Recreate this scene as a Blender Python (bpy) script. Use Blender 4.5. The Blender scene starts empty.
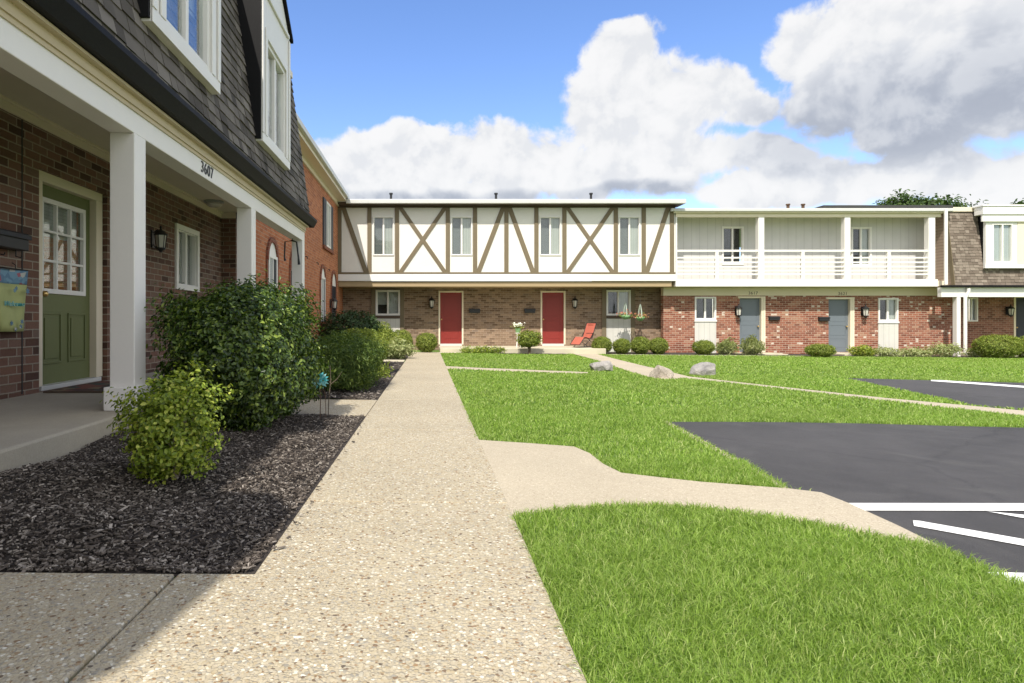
import bpy, bmesh, math, random
import numpy as np
from mathutils import Vector, Matrix
R = math.radians
random.seed(7); rng = np.random.default_rng(11)
S = bpy.context.scene
C = S.collection

# ------------------------------------------------------------------ helpers
F_, VX, VY, H = 620.0, 430.0, 322.0, 0.90          # survey of the place: focal, vanishing point, eye height
def gz(x, y): return -0.0065*y - 0.010*x           # the ground falls away gently
def gp(px, py):                                     # survey point on the ground
    y = H/((py-VY)/F_ - 0.0065 - 0.010*(px-VX)/F_)
    return ((px-VX)/F_*y, y)

class MB:
    def __init__(s): s.v=[]; s.f=[]
    def add(s, vs, fs):
        n=len(s.v); s.v += [tuple(p) for p in vs]; s.f += [tuple(i+n for i in f) for f in fs]; return s
    def quad(s,a,b,c,d): return s.add([a,b,c,d],[(0,1,2,3)])
    def hexa(s,p): return s.add(p,[(0,3,2,1),(4,5,6,7),(0,1,5,4),(1,2,6,5),(2,3,7,6),(3,0,4,7)])
    def box(s,x0,x1,y0,y1,z0,z1):
        return s.hexa([(x0,y0,z0),(x1,y0,z0),(x1,y1,z0),(x0,y1,z0),(x0,y0,z1),(x1,y0,z1),(x1,y1,z1),(x0,y1,z1)])
    def prism(s, poly3a, poly3b):
        n=len(poly3a)
        return s.add(list(poly3a)+list(poly3b), [tuple(range(n))[::-1], tuple(range(n,2*n))]+[(i,(i+1)%n,n+(i+1)%n,n+i) for i in range(n)])
    def tube(s, pts, r, n=8):
        pts=[Vector(p) for p in pts]; rs = r if isinstance(r,(list,tuple)) else [r]*len(pts)
        rings=[]
        for i,p in enumerate(pts):
            t=(pts[min(i+1,len(pts)-1)]-pts[max(i-1,0)]).normalized()
            a=Vector((0,0,1)) if abs(t.z)<.9 else Vector((1,0,0))
            u=t.cross(a).normalized(); w=t.cross(u)
            rings.append([p+(u*math.cos(2*math.pi*k/n)+w*math.sin(2*math.pi*k/n))*rs[i] for k in range(n)])
        vs=[q for ring in rings for q in ring]; fs=[]
        for i in range(len(pts)-1):
            for k in range(n): fs.append((i*n+k,i*n+(k+1)%n,(i+1)*n+(k+1)%n,(i+1)*n+k))
        fs.append(tuple(range(n))[::-1]); fs.append(tuple((len(pts)-1)*n+k for k in range(n)))
        return s.add(vs,fs)
    def lathe(s, prof, c=(0,0,0), n=16):            # prof: (r,z)
        vs=[]; fs=[]
        for r,z in prof:
            for k in range(n): vs.append((c[0]+r*math.cos(2*math.pi*k/n),c[1]+r*math.sin(2*math.pi*k/n),c[2]+z))
        for i in range(len(prof)-1):
            for k in range(n): fs.append((i*n+k,i*n+(k+1)%n,(i+1)*n+(k+1)%n,(i+1)*n+k))
        fs.append(tuple(range(n))[::-1]); fs.append(tuple((len(prof)-1)*n+k for k in range(n)))
        return s.add(vs,fs)
    def fbox(s,F,u0,u1,z0,z1,d0,d1):
        P=lambda u,z,d: F.p(u,z,d)
        return s.hexa([P(u0,z0,d0),P(u1,z0,d0),P(u1,z0,d1),P(u0,z0,d1),P(u0,z1,d0),P(u1,z1,d0),P(u1,z1,d1),P(u0,z1,d1)])
    def fpoly(s,F,poly,d0,d1): return s.prism([F.p(u,z,d0) for u,z in poly],[F.p(u,z,d1) for u,z in poly])
    def build(s,name,m,parent=None,smooth=False,bevel=0,fixn=True):
        me=bpy.data.meshes.new(name); me.from_pydata(s.v,[],s.f)
        if fixn:
            bm=bmesh.new(); bm.from_mesh(me); bmesh.ops.recalc_face_normals(bm,faces=bm.faces); bm.to_mesh(me); bm.free()
        boxuv(me)
        if smooth: me.polygons.foreach_set('use_smooth',[True]*len(me.polygons))
        me.materials.append(m)
        return link(name,me,parent,bevel)
def boxuv(me):
    uv=me.uv_layers.new(name='UVMap'); n=len(me.loops)
    co=np.empty(len(me.vertices)*3); me.vertices.foreach_get('co',co); co=co.reshape(-1,3)
    vi=np.empty(n,dtype=np.int32); me.loops.foreach_get('vertex_index',vi)
    nm=np.empty(len(me.polygons)*3); me.polygons.foreach_get('normal',nm); nm=np.abs(nm.reshape(-1,3))
    lt=np.empty(len(me.polygons),dtype=np.int32); me.polygons.foreach_get('loop_total',lt)
    ax=np.repeat(np.argmax(nm,1),lt); p=co[vi]
    u=np.where(ax==0,p[:,1],p[:,0]); v=np.where(ax==2,p[:,1],p[:,2])
    uv.data.foreach_set('uv',np.stack([u,v],1).ravel())
def link(name,me,parent=None,bevel=0):
    o=bpy.data.objects.new(name,me); C.objects.link(o)
    if parent:
        o.parent=parent
        p=Vector((0,0,0)); q=parent
        while q: p+=q.location; q=q.parent
        o.location=-p if parent.get('absolute') else (0,0,0)
    if bevel:
        b=o.modifiers.new('Bevel','BEVEL'); b.width=bevel; b.segments=2; b.limit_method='ANGLE'
    return o
def tag(o,label,cat,group=None,kind=None):
    if label: o['label']=label
    if cat: o['category']=cat
    if group: o['group']=group
    if kind: o['kind']=kind
    return o
def thing(name,label,cat,loc=(0,0,0),rz=0,group=None):
    o=bpy.data.objects.new(name,None); C.objects.link(o); o.location=loc; o.rotation_euler=(0,0,rz); o.empty_display_size=.2
    return tag(o,label,cat,group)
def house(name,label):                    # a building whose parts are modelled in place coordinates
    return thing(name,label,'house')
def copy_tree(o,parent=None):
    c=o.copy(); C.objects.link(c); c.parent=parent
    for ch in list(o.children): copy_tree(ch,c)
    return c
def struct(o): o['kind']='structure'; return o

class Frame:
    def __init__(s,O,U,N): s.O=Vector((O[0],O[1],0)); s.U=Vector((U[0],U[1],0)); s.N=Vector((N[0],N[1],0))
    def p(s,u,z,d): q=s.O+s.U*u+s.N*d; return (q.x,q.y,z)
def FX(x): return Frame((x,0),(0,1),(1,0))          # wall facing +X, u = y
def FW(x): return Frame((x,0),(0,1),(-1,0))         # wall facing -X, u = y
def FY(y): return Frame((0,y),(1,0),(0,-1))         # wall facing -Y, u = x

def wall(F,u0,u1,z0,z1,ops=(),t=.2,mb=None):
    mb=mb or MB()
    us=sorted({u0,u1,*[a for o in ops for a in o[:2]]}); zs=sorted({z0,z1,*[a for o in ops for a in o[2:4]]})
    us=[u for u in us if u0<=u<=u1]; zs=[z for z in zs if z0<=z<=z1]
    def hole(u,z): return any(o[0]<u<o[1] and o[2]<z<o[3] for o in ops)
    for i in range(len(us)-1):
        for j in range(len(zs)-1):
            if hole((us[i]+us[i+1])/2,(zs[j]+zs[j+1])/2): continue
            for d in (0,-t):
                mb.quad(F.p(us[i],zs[j],d),F.p(us[i+1],zs[j],d),F.p(us[i+1],zs[j+1],d),F.p(us[i],zs[j+1],d))
    def rim(a,b,c,e):
        mb.quad(F.p(a,c,0),F.p(b,c,0),F.p(b,c,-t),F.p(a,c,-t)); mb.quad(F.p(a,e,0),F.p(b,e,0),F.p(b,e,-t),F.p(a,e,-t))
        mb.quad(F.p(a,c,0),F.p(a,e,0),F.p(a,e,-t),F.p(a,c,-t)); mb.quad(F.p(b,c,0),F.p(b,e,0),F.p(b,e,-t),F.p(b,c,-t))
    rim(u0,u1,z0,z1)
    for o in ops: rim(*o[:4])
    return mb

# ------------------------------------------------------------------ materials
def newmat(name):
    m=bpy.data.materials.new(name); m.use_nodes=True; nt=m.node_tree; nt.nodes.clear()
    out=nt.nodes.new('ShaderNodeOutputMaterial'); b=nt.nodes.new('ShaderNodeBsdfPrincipled'); nt.links.new(b.outputs[0],out.inputs[0])
    return m,nt,b,out
def N(nt,t,**k):
    n=nt.nodes.new(t)
    for a,v in k.items():
        if a.startswith('i_'):
            key=a[2:]; n.inputs[int(key) if key.isdigit() else key.replace('_',' ')].default_value=v
        else: setattr(n,a,v)
    return n
def L(nt,a,b): nt.links.new(a,b)
def math_(nt,op,a,b=None,c=None):
    n=nt.nodes.new('ShaderNodeMath'); n.operation=op
    for i,x in enumerate((a,b,c)):
        if x is None: continue
        if isinstance(x,(int,float)): n.inputs[i].default_value=x
        else: L(nt,x,n.inputs[i])
    return n.outputs[0]
def ramp(nt,fac,stops,interp='LINEAR'):
    r=nt.nodes.new('ShaderNodeValToRGB'); r.color_ramp.interpolation=interp
    while len(r.color_ramp.elements)<len(stops): r.color_ramp.elements.new(0.5)
    for e,(p,c) in zip(r.color_ramp.elements,stops): e.position=p; e.color=(*c,1) if len(c)==3 else c
    L(nt,fac,r.inputs[0]); return r.outputs[0]
def mixc(nt,f,a,b,bt='MIX'):
    n=nt.nodes.new('ShaderNodeMix'); n.data_type='RGBA'; n.blend_type=bt
    for s,x in ((n.inputs[0],f),(n.inputs[6],a),(n.inputs[7],b)):
        if isinstance(x,(int,float)): s.default_value=x
        elif isinstance(x,tuple): s.default_value=(*x,1) if len(x)==3 else x
        else: L(nt,x,s)
    return n.outputs[2]
def noise(nt,vec,scale,detail=4,rough=.55,dist=0,dims='3D'):
    n=N(nt,'ShaderNodeTexNoise',noise_dimensions=dims); n.inputs['Scale'].default_value=scale; n.inputs['Detail'].default_value=detail
    n.inputs['Roughness'].default_value=rough; n.inputs['Distortion'].default_value=dist
    if vec is not None: L(nt,vec,n.inputs['Vector'])
    return n
def geo(nt): return N(nt,'ShaderNodeNewGeometry')
def bump(nt,b,h,strength=.3,dist=.01):
    n=N(nt,'ShaderNodeBump'); n.inputs['Strength'].default_value=strength; n.inputs['Distance'].default_value=dist
    L(nt,h,n.inputs['Height']); L(nt,n.outputs[0],b.inputs['Normal']); return n

def paint(name,col,rough=.5,var=.10,scale=3,bumps=.12,spec=.4):
    m,nt,b,o=newmat(name); g=geo(nt)
    n=noise(nt,g.outputs['Position'],scale,5,.6); n2=noise(nt,g.outputs['Position'],scale*14,3,.6)
    f=math_(nt,'MULTIPLY_ADD',n.outputs[0],var*1.6,1-var*.8); f=math_(nt,'MULTIPLY_ADD',n2.outputs[0],var*.7,math_(nt,'SUBTRACT',f,var*.35))
    L(nt,mixc(nt,1.0,col,N(nt,'ShaderNodeCombineColor').outputs[0],'MULTIPLY') if False else mixc(nt,1.0,col,comb(nt,f),'MULTIPLY'),b.inputs['Base Color'])
    b.inputs['Roughness'].default_value=rough; b.inputs['Specular IOR Level'].default_value=spec
    L(nt,math_(nt,'MULTIPLY_ADD',n2.outputs[0],.25,rough-.12),b.inputs['Roughness'])
    if bumps: bump(nt,b,n2.outputs[0],bumps,.004)
    return m
def comb(nt,f):
    c=N(nt,'ShaderNodeCombineColor'); 
    for i in range(3): L(nt,f,c.inputs[i])
    return c.outputs[0]

def brick(name,stops,mortar,w=.213,h=.076,mt=.011,stain=.35,fleck=None):
    m,nt,b,o=newmat(name); tc=N(nt,'ShaderNodeTexCoord'); sp=N(nt,'ShaderNodeSeparateXYZ')
    g=geo(nt); wob=noise(nt,g.outputs['Position'],6,2,.5)
    L(nt,tc.outputs['UV'],sp.inputs[0])
    v=math_(nt,'DIVIDE',math_(nt,'MULTIPLY_ADD',wob.outputs[0],.008,sp.outputs[1]),h); row=math_(nt,'FLOOR',v); fv=math_(nt,'FRACT',v)
    off=math_(nt,'MULTIPLY',math_(nt,'MODULO',math_(nt,'ABSOLUTE',row),2.0),.5)
    u=math_(nt,'ADD',math_(nt,'DIVIDE',sp.outputs[0],w),off); col=math_(nt,'FLOOR',u); fu=math_(nt,'FRACT',u)
    edn=noise(nt,g.outputs['Position'],45,3,.6)
    ev=math_(nt,'MULTIPLY',math_(nt,'MINIMUM',fv,math_(nt,'SUBTRACT',1.0,fv)),h)
    eu=math_(nt,'MULTIPLY',math_(nt,'MINIMUM',fu,math_(nt,'SUBTRACT',1.0,fu)),w)
    e=math_(nt,'MULTIPLY_ADD',edn.outputs[0],.006,math_(nt,'SUBTRACT',math_(nt,'MINIMUM',ev,eu),.003))
    mr=N(nt,'ShaderNodeMapRange'); mr.inputs[1].default_value=mt*.35; mr.inputs[2].default_value=mt*.75; L(nt,e,mr.inputs[0]); mask=mr.outputs[0]
    cv=N(nt,'ShaderNodeCombineXYZ'); L(nt,col,cv.inputs[0]); L(nt,row,cv.inputs[1])
    wn=N(nt,'ShaderNodeTexWhiteNoise',noise_dimensions='3D'); L(nt,cv.outputs[0],wn.inputs[0])
    c=ramp(nt,wn.outputs[0],stops)
    big=noise(nt,g.outputs['Position'],.9,4,.6); fine=noise(nt,g.outputs['Position'],70,4,.65)
    f=math_(nt,'ADD',math_(nt,'MULTIPLY_ADD',big.outputs[0],stain,1-stain*.5),math_(nt,'MULTIPLY_ADD',fine.outputs[0],.5,-.25))
    c=mixc(nt,1.0,c,comb(nt,f),'MULTIPLY')
    if fleck:
        cv2=N(nt,'ShaderNodeVectorMath',operation='ADD'); L(nt,cv.outputs[0],cv2.inputs[0]); cv2.inputs[1].default_value=(31,17,5)
        wn2=N(nt,'ShaderNodeTexWhiteNoise',noise_dimensions='3D'); cv3=N(nt,'ShaderNodeCombineXYZ'); L(nt,math_(nt,'FLOOR',math_(nt,'MULTIPLY',u,2.0)),cv3.inputs[0]); L(nt,row,cv3.inputs[1]); L(nt,cv3.outputs[0],wn2.inputs[0])
        pn=noise(nt,g.outputs['Position'],9,3,.6)
        k=math_(nt,'MULTIPLY',math_(nt,'GREATER_THAN',wn2.outputs[0],fleck[1]),math_(nt,'GREATER_THAN',pn.outputs[0],.40))
        c=mixc(nt,math_(nt,'MULTIPLY',k,.85),c,fleck[0])
    mo=mixc(nt,1.0,mortar,comb(nt,math_(nt,'MULTIPLY_ADD',fine.outputs[0],.5,.75)),'MULTIPLY')
    L(nt,mixc(nt,mask,mo,c),b.inputs['Base Color']); b.inputs['Roughness'].default_value=.86; b.inputs['Specular IOR Level'].default_value=.25
    hh=math_(nt,'ADD',mask,math_(nt,'MULTIPLY',fine.outputs[0],.35)); bump(nt,b,hh,.75,.007)
    return m

def island(name,stops,rough=.7,trans=0.0,spec=.3,var=.25,nscale=1.5,tcol=None,nstops=None):
    m,nt,b,o=newmat(name); g=geo(nt)
    c=ramp(nt,g.outputs['Random Per Island'],stops)
    n=noise(nt,g.outputs['Position'],nscale,3,.6)
    c=mixc(nt,1.0,c,comb(nt,math_(nt,'MULTIPLY_ADD',n.outputs[0],var*2,1-var)),'MULTIPLY')
    if nstops:
        n2=noise(nt,g.outputs['Position'],nstops[0],3,.6); mr=N(nt,'ShaderNodeMapRange'); mr.inputs[1].default_value=.42; mr.inputs[2].default_value=.62
        L(nt,n2.outputs[0],mr.inputs[0]); c=mixc(nt,math_(nt,'MULTIPLY',mr.outputs[0],nstops[2]),c,nstops[1])
    L(nt,c,b.inputs['Base Color']); b.inputs['Roughness'].default_value=rough; b.inputs['Specular IOR Level'].default_value=spec
    if trans:
        t=N(nt,'ShaderNodeBsdfTranslucent'); L(nt,mixc(nt,1.0,c,tcol or (1.25,1.3,.6),'MULTIPLY'),t.inputs[0])
        mx=N(nt,'ShaderNodeMixShader'); mx.inputs[0].default_value=trans; L(nt,b.outputs[0],mx.inputs[1]); L(nt,t.outputs[0],mx.inputs[2]); L(nt,mx.outputs[0],o.inputs[0])
    return m

def pebble(name,stops,cement,scale,bs=.5,fade=.0,big=.22,bd=.006,mth=(.62,.46)):
    m,nt,b,o=newmat(name); g=geo(nt)
    wob=noise(nt,g.outputs['Position'],scale*.7,2,.5)
    vm=N(nt,'ShaderNodeVectorMath',operation='MULTIPLY_ADD'); L(nt,wob.outputs[1],vm.inputs[0]); vm.inputs[1].default_value=(.012,.012,.0); L(nt,g.outputs['Position'],vm.inputs[2])
    fl=N(nt,'ShaderNodeVectorMath',operation='MULTIPLY'); L(nt,vm.outputs[0],fl.inputs[0]); fl.inputs[1].default_value=(1,1,0)
    vo=N(nt,'ShaderNodeTexVoronoi',feature='F1',voronoi_dimensions='3D'); vo.inputs['Scale'].default_value=scale; L(nt,fl.outputs[0],vo.inputs[0])
    sc=N(nt,'ShaderNodeSeparateColor'); L(nt,vo.outputs['Color'],sc.inputs[0])
    c=ramp(nt,sc.outputs[0],stops)
    d=math_(nt,'MULTIPLY_ADD',sc.outputs[1],.28,vo.outputs['Distance'])
    mr=N(nt,'ShaderNodeMapRange'); mr.inputs[1].default_value=mth[0]; mr.inputs[2].default_value=mth[1]; L(nt,d,mr.inputs[0])
    fine=noise(nt,g.outputs['Position'],190,3,.7); bg=noise(nt,g.outputs['Position'],.8,5,.65)
    ce=mixc(nt,1.0,cement,comb(nt,math_(nt,'MULTIPLY_ADD',fine.outputs[0],.7,.65)),'MULTIPLY')
    c=mixc(nt,mr.outputs[0],ce,c)
    c=mixc(nt,1.0,c,comb(nt,math_(nt,'MULTIPLY_ADD',bg.outputs[0],big*2,1-big)),'MULTIPLY')
    L(nt,c,b.inputs['Base Color']); b.inputs['Roughness'].default_value=.75; b.inputs['Specular IOR Level'].default_value=.3
    bump(nt,b,math_(nt,'ADD',mr.outputs[0],math_(nt,'MULTIPLY',fine.outputs[0],.3)),bs,bd)
    return m

def concrete(name,col,var=.2,scale=1.5):
    m,nt,b,o=newmat(name); g=geo(nt)
    n1=noise(nt,g.outputs['Position'],scale,6,.65); n2=noise(nt,g.outputs['Position'],120,4,.7)
    f=math_(nt,'ADD',math_(nt,'MULTIPLY_ADD',n1.outputs[0],var*2,1-var),math_(nt,'MULTIPLY_ADD',n2.outputs[0],.5,-.25))
    L(nt,mixc(nt,1.0,col,comb(nt,f),'MULTIPLY'),b.inputs['Base Color']); b.inputs['Roughness'].default_value=.85; b.inputs['Specular IOR Level'].default_value=.25
    bump(nt,b,n2.outputs[0],.4,.004); return m

def glass(name):
    m,nt,b,o=newmat(name); nt.nodes.remove(b)
    gl=N(nt,'ShaderNodeBsdfGlossy'); gl.inputs['Roughness'].default_value=.015; gl.inputs[0].default_value=(.95,.97,1,1)
    g=geo(nt); nn=noise(nt,g.outputs['Position'],1.1,1,.4); bp=N(nt,'ShaderNodeBump'); bp.inputs['Strength'].default_value=.06; bp.inputs['Distance'].default_value=.05
    L(nt,nn.outputs[0],bp.inputs['Height']); L(nt,bp.outputs[0],gl.inputs['Normal'])
    tr=N(nt,'ShaderNodeBsdfTransparent'); tr.inputs[0].default_value=(.95,.97,.96,1)
    dt=N(nt,'ShaderNodeVectorMath',operation='DOT_PRODUCT'); L(nt,g.outputs['Incoming'],dt.inputs[0]); L(nt,g.outputs['Normal'],dt.inputs[1])
    fr=math_(nt,'MULTIPLY_ADD',math_(nt,'POWER',math_(nt,'SUBTRACT',1.0,math_(nt,'ABSOLUTE',dt.outputs['Value'])),4.0),.9,.05)
    mx=N(nt,'ShaderNodeMixShader'); L(nt,fr,mx.inputs[0]); L(nt,tr.outputs[0],mx.inputs[1]); L(nt,gl.outputs[0],mx.inputs[2]); L(nt,mx.outputs[0],o.inputs[0])
    return m

def siding(name,col,period,axis,rough=.6,depth=.5):       # grooves along UV axis
    m,nt,b,o=newmat(name); tc=N(nt,'ShaderNodeTexCoord'); sp=N(nt,'ShaderNodeSeparateXYZ'); L(nt,tc.outputs['UV'],sp.inputs[0])
    f=math_(nt,'FRACT',math_(nt,'DIVIDE',sp.outputs[axis],period)); g=geo(nt); n=noise(nt,g.outputs['Position'],2.0,5,.6)
    gr=math_(nt,'LESS_THAN',math_(nt,'ABSOLUTE',math_(nt,'SUBTRACT',f,.5)),.05 if axis==0 else .06)
    cell=N(nt,'ShaderNodeTexWhiteNoise',noise_dimensions='1D'); L(nt,math_(nt,'FLOOR',math_(nt,'DIVIDE',sp.outputs[axis],period)),cell.inputs['W'])
    c=mixc(nt,1.0,col,comb(nt,math_(nt,'ADD',math_(nt,'MULTIPLY_ADD',n.outputs[0],.2,.86),math_(nt,'MULTIPLY',cell.outputs[0],.06))),'MULTIPLY')
    c=mixc(nt,math_(nt,'MULTIPLY',gr,depth),c,tuple(x*.35 for x in col)); L(nt,c,b.inputs['Base Color']); b.inputs['Roughness'].default_value=rough
    h=math_(nt,'SUBTRACT',f if axis==1 else 1.0,math_(nt,'MULTIPLY',gr,1.0)); bump(nt,b,h,.5,.01); return m

M={}
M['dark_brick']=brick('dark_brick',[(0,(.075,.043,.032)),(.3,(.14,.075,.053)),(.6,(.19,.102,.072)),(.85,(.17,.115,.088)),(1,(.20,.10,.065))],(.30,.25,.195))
M['orange_brick']=brick('orange_brick',[(0,(.33,.105,.045)),(.5,(.42,.145,.062)),(.85,(.47,.18,.085)),(1,(.28,.09,.05))],(.40,.27,.18),stain=.2)
M['orange_dark']=brick('orange_dark_brick',[(0,(.16,.05,.03)),(1,(.27,.085,.05))],(.25,.16,.11),w=.09,h=.09)
M['brown_brick']=brick('brown_brick',[(0,(.12,.076,.05)),(.4,(.215,.145,.098)),(.8,(.295,.205,.14)),(1,(.185,.135,.105))],(.32,.255,.19))
M['red_brick']=brick('red_brick',[(0,(.16,.055,.036)),(.4,(.255,.093,.060)),(.8,(.315,.125,.080)),(1,(.36,.21,.14))],(.43,.345,.265),fleck=((.60,.52,.44),.945))
M['red_brick2']=brick('red_brown_brick',[(0,(.12,.05,.035)),(.5,(.20,.085,.06)),(1,(.27,.13,.09))],(.34,.27,.21))
M['white']=paint('white_paint',(.75,.73,.70),.45,.05)
M['cream']=paint('cream_paint',(.70,.62,.48),.5,.07)
M['yellow_trim']=paint('cream_trim',(.52,.44,.29),.55,.1)
M['stucco']=paint('stucco',(.72,.70,.66),.85,.13,1.6,.5)
M['timber']=paint('timber_brown',(.165,.130,.080),.65,.16,5,.3)
M['timber_dark']=paint('timber_dark_brown',(.085,.06,.042),.65,.16,5,.3)
M['tan']=paint('tan_paint',(.36,.27,.155),.6,.08)
M['red']=paint('red_paint',(.215,.022,.017),.42,.06)
M['blue']=paint('slate_blue_paint',(.135,.158,.182),.45,.05)
M['green']=paint('olive_paint',(.135,.155,.06),.5,.06)
M['black']=paint('black_metal',(.016,.016,.018),.4,.2,8,.05)
M['gutter']=paint('dark_gutter',(.010,.010,.011),.55,.12,5,0,.12)
M['navy_door']=paint('dark_door',(.02,.022,.035),.4,.1)
M['shutter']=siding('shutter_slats',(.045,.05,.065),.05,1,.5,.7)
M['ceiling']=paint('porch_ceiling',(.62,.57,.46),.7,.06)
M['metal']=paint('roof_edge_metal',(.55,.55,.53),.4,.1)
M['asphalt_roof']=paint('roofing_felt',(.05,.05,.05),.9,.2)
M['shingle']=island('dark_shingle',[(0,(.065,.057,.050)),(.5,(.12,.106,.094)),(1,(.19,.17,.152))],.9,0,.2,.3,2.5)
M['shingle_brown']=island('weathered_shingle',[(0,(.115,.09,.072)),(.5,(.17,.138,.112)),(1,(.24,.20,.165))],.9,0,.2,.2,2.5)
M['siding_v']=siding('grey_board_siding',(.56,.55,.54),.30,0,.6,.22)
M['panel']=siding('panel_siding',(.58,.565,.52),.2,0,.6,.25)
M['clap']=siding('clapboard_siding',(.36,.27,.21),.11,1,.6,.8)
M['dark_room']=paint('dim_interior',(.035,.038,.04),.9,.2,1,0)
M['shade']=paint('drawn_shade',(.13,.14,.14),.9,.1,2,0)
M['curtain']=siding('curtain_folds',(.40,.41,.385),.09,0,.9,.5)
M['blind']=siding('blind_slats',(.42,.43,.42),.035,1,.7,.6)
M['glass']=glass('window_glass')
M['brass']=paint('brass',(.65,.45,.18),.3,.1); 
M['brass'].node_tree.nodes['Principled BSDF'].inputs['Metallic'].default_value=.9
M['lampglass']=paint('frosted_glass',(.55,.53,.48),.2,.1)
M['pewter']=paint('pewter_metal',(.33,.34,.34),.4,.1)
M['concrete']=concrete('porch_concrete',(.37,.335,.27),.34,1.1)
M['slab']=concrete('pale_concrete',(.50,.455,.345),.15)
M['tanwalk']=pebble('fine_exposed_walk',[(0,(.30,.245,.18)),(.5,(.44,.38,.285)),(1,(.55,.49,.38))],(.41,.355,.265),105,.35,big=.2,bd=.004)
M['walk']=pebble('exposed_aggregate_walk',[(0,(.11,.09,.07)),(.05,(.27,.17,.09)),(.12,(.37,.30,.19)),(.3,(.425,.365,.255)),(.5,(.465,.405,.29)),(.7,(.40,.35,.265)),(.82,(.26,.24,.20)),(.9,(.53,.48,.37)),(1,(.68,.65,.56))],(.395,.34,.245),96,.6,mth=(.86,.62))
M['chips']=island('bark_chips',[(0,(.022,.017,.014)),(.40,(.075,.061,.051)),(.75,(.16,.135,.114)),(.92,(.26,.23,.20)),(1,(.44,.39,.34))],.85,0,.25,.3,3)
M['grass']=island('grass_blades',[(0,(.12,.205,.030)),(.35,(.235,.375,.052)),(.8,(.335,.49,.088)),(1,(.54,.58,.24))],.5,.45,.4,.22,.9,(1.06,1.12,.65),(.35,(.27,.36,.085),.4))
M['leaf_dark']=island('dark_leaf',[(0,(.014,.034,.006)),(.4,(.046,.088,.013)),(.75,(.11,.175,.026)),(1,(.29,.37,.07))],.33,.3,.5,.3,4)
M['leaf_yew']=island('yew_leaf',[(0,(.045,.085,.015)),(.5,(.09,.15,.028)),(1,(.20,.26,.06))],.5,.3,.4,.2,2)
M['leaf_yellow']=island('yellow_green_leaf',[(0,(.08,.12,.016)),(.4,(.20,.28,.032)),(.8,(.36,.43,.06)),(1,(.55,.56,.13))],.42,.4,.4,.2,3)
M['leaf_box']=island('box_leaf',[(0,(.09,.13,.02)),(.5,(.19,.25,.035)),(1,(.36,.40,.08))],.5,.35,.4,.2,2)
M['leaf_pale']=island('pale_leaf',[(0,(.20,.25,.09)),(.5,(.34,.38,.17)),(1,(.52,.53,.30))],.55,.35,.3,.2,2)
M['leaf_tree']=island('tree_leaf',[(0,(.03,.06,.015)),(.5,(.05,.095,.022)),(1,(.09,.14,.035))],.5,.3,.3,.3,.5)
M['leaf_mound']=island('mound_leaf',[(0,(.018,.04,.012)),(.5,(.03,.062,.018)),(1,(.055,.10,.03))],.5,.2,.3,.2,2)
M['bark']=paint('bark',(.11,.085,.06),.9,.35,12,.6)
M['twig']=paint('pale_twig',(.30,.25,.20),.85,.25,12,.4)
M['white_petal']=island('white_petal',[(0,(.7,.7,.62)),(1,(.85,.85,.8))],.6,.2)
M['pink_petal']=island('pink_petal',[(0,(.5,.12,.10)),(.6,(.6,.25,.16)),(1,(.45,.30,.10))],.6,.2)
M['basket']=paint('green_planter',(.20,.36,.16),.5,.1)
M['strap']=paint('pale_green_strap',(.40,.47,.39),.5,.1)
M['coral']=siding('coral_sling',(.43,.11,.072),.03,0,.75,.2)
M['teal']=island('teal_petal',[(0,(.02,.22,.26)),(.6,(.06,.36,.40)),(1,(.35,.62,.60))],.35,0,.5)
M['rust']=paint('rusty_wire',(.10,.055,.03),.7,.3,20)
def rock_mat(name,cols):
    m,nt,b,o=newmat(name); g=geo(nt); n=noise(nt,g.outputs['Position'],6,8,.65); n2=noise(nt,g.outputs['Position'],40,5,.7)
    c=ramp(nt,n.outputs[0],[(.3,cols[0]),(.5,cols[1]),(.7,cols[2])]); c=mixc(nt,1.0,c,comb(nt,math_(nt,'MULTIPLY_ADD',n2.outputs[0],.7,.65)),'MULTIPLY')
    L(nt,c,b.inputs['Base Color']); b.inputs['Roughness'].default_value=.95; bump(nt,b,n2.outputs[0],1,.06); return m
M['rock_grey']=rock_mat('grey_stone',[(.22,.21,.20),(.42,.395,.37),(.53,.50,.46)])
M['rock_tan']=rock_mat('tan_stone',[(.33,.28,.235),(.54,.47,.395),(.64,.57,.49)])
# asphalt
m,nt,b,o=newmat('asphalt'); g=geo(nt); n1=noise(nt,g.outputs['Position'],.45,6,.65,.8); n2=noise(nt,g.outputs['Position'],150,3,.7); n3=noise(nt,g.outputs['Position'],4,6,.7,.5)
f=math_(nt,'ADD',math_(nt,'MULTIPLY_ADD',n1.outputs[0],1.5,.25),math_(nt,'ADD',math_(nt,'MULTIPLY_ADD',n2.outputs[0],1.2,-.6),math_(nt,'MULTIPLY_ADD',n3.outputs[0],.7,-.35)))
wv_=noise(nt,g.outputs['Position'],1.2,4,.6); vm=N(nt,'ShaderNodeVectorMath',operation='MULTIPLY_ADD'); L(nt,wv_.outputs[1],vm.inputs[0]); vm.inputs[1].default_value=(.7,.7,0); L(nt,g.outputs['Position'],vm.inputs[2])
vo=N(nt,'ShaderNodeTexVoronoi',feature='DISTANCE_TO_EDGE'); vo.inputs['Scale'].default_value=.30; L(nt,vm.outputs[0],vo.inputs[0])
mr=N(nt,'ShaderNodeMapRange'); mr.inputs[1].default_value=.002; mr.inputs[2].default_value=.007; mr.inputs[3].default_value=.80; mr.inputs[4].default_value=1; L(nt,vo.outputs['Distance'],mr.inputs[0])
st=noise(nt,g.outputs['Position'],1.6,3,.5,1.5); ms=N(nt,'ShaderNodeMapRange'); ms.inputs[1].default_value=.56; ms.inputs[2].default_value=.74; ms.inputs[3].default_value=0; ms.inputs[4].default_value=.42; L(nt,st.outputs[0],ms.inputs[0])
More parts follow.
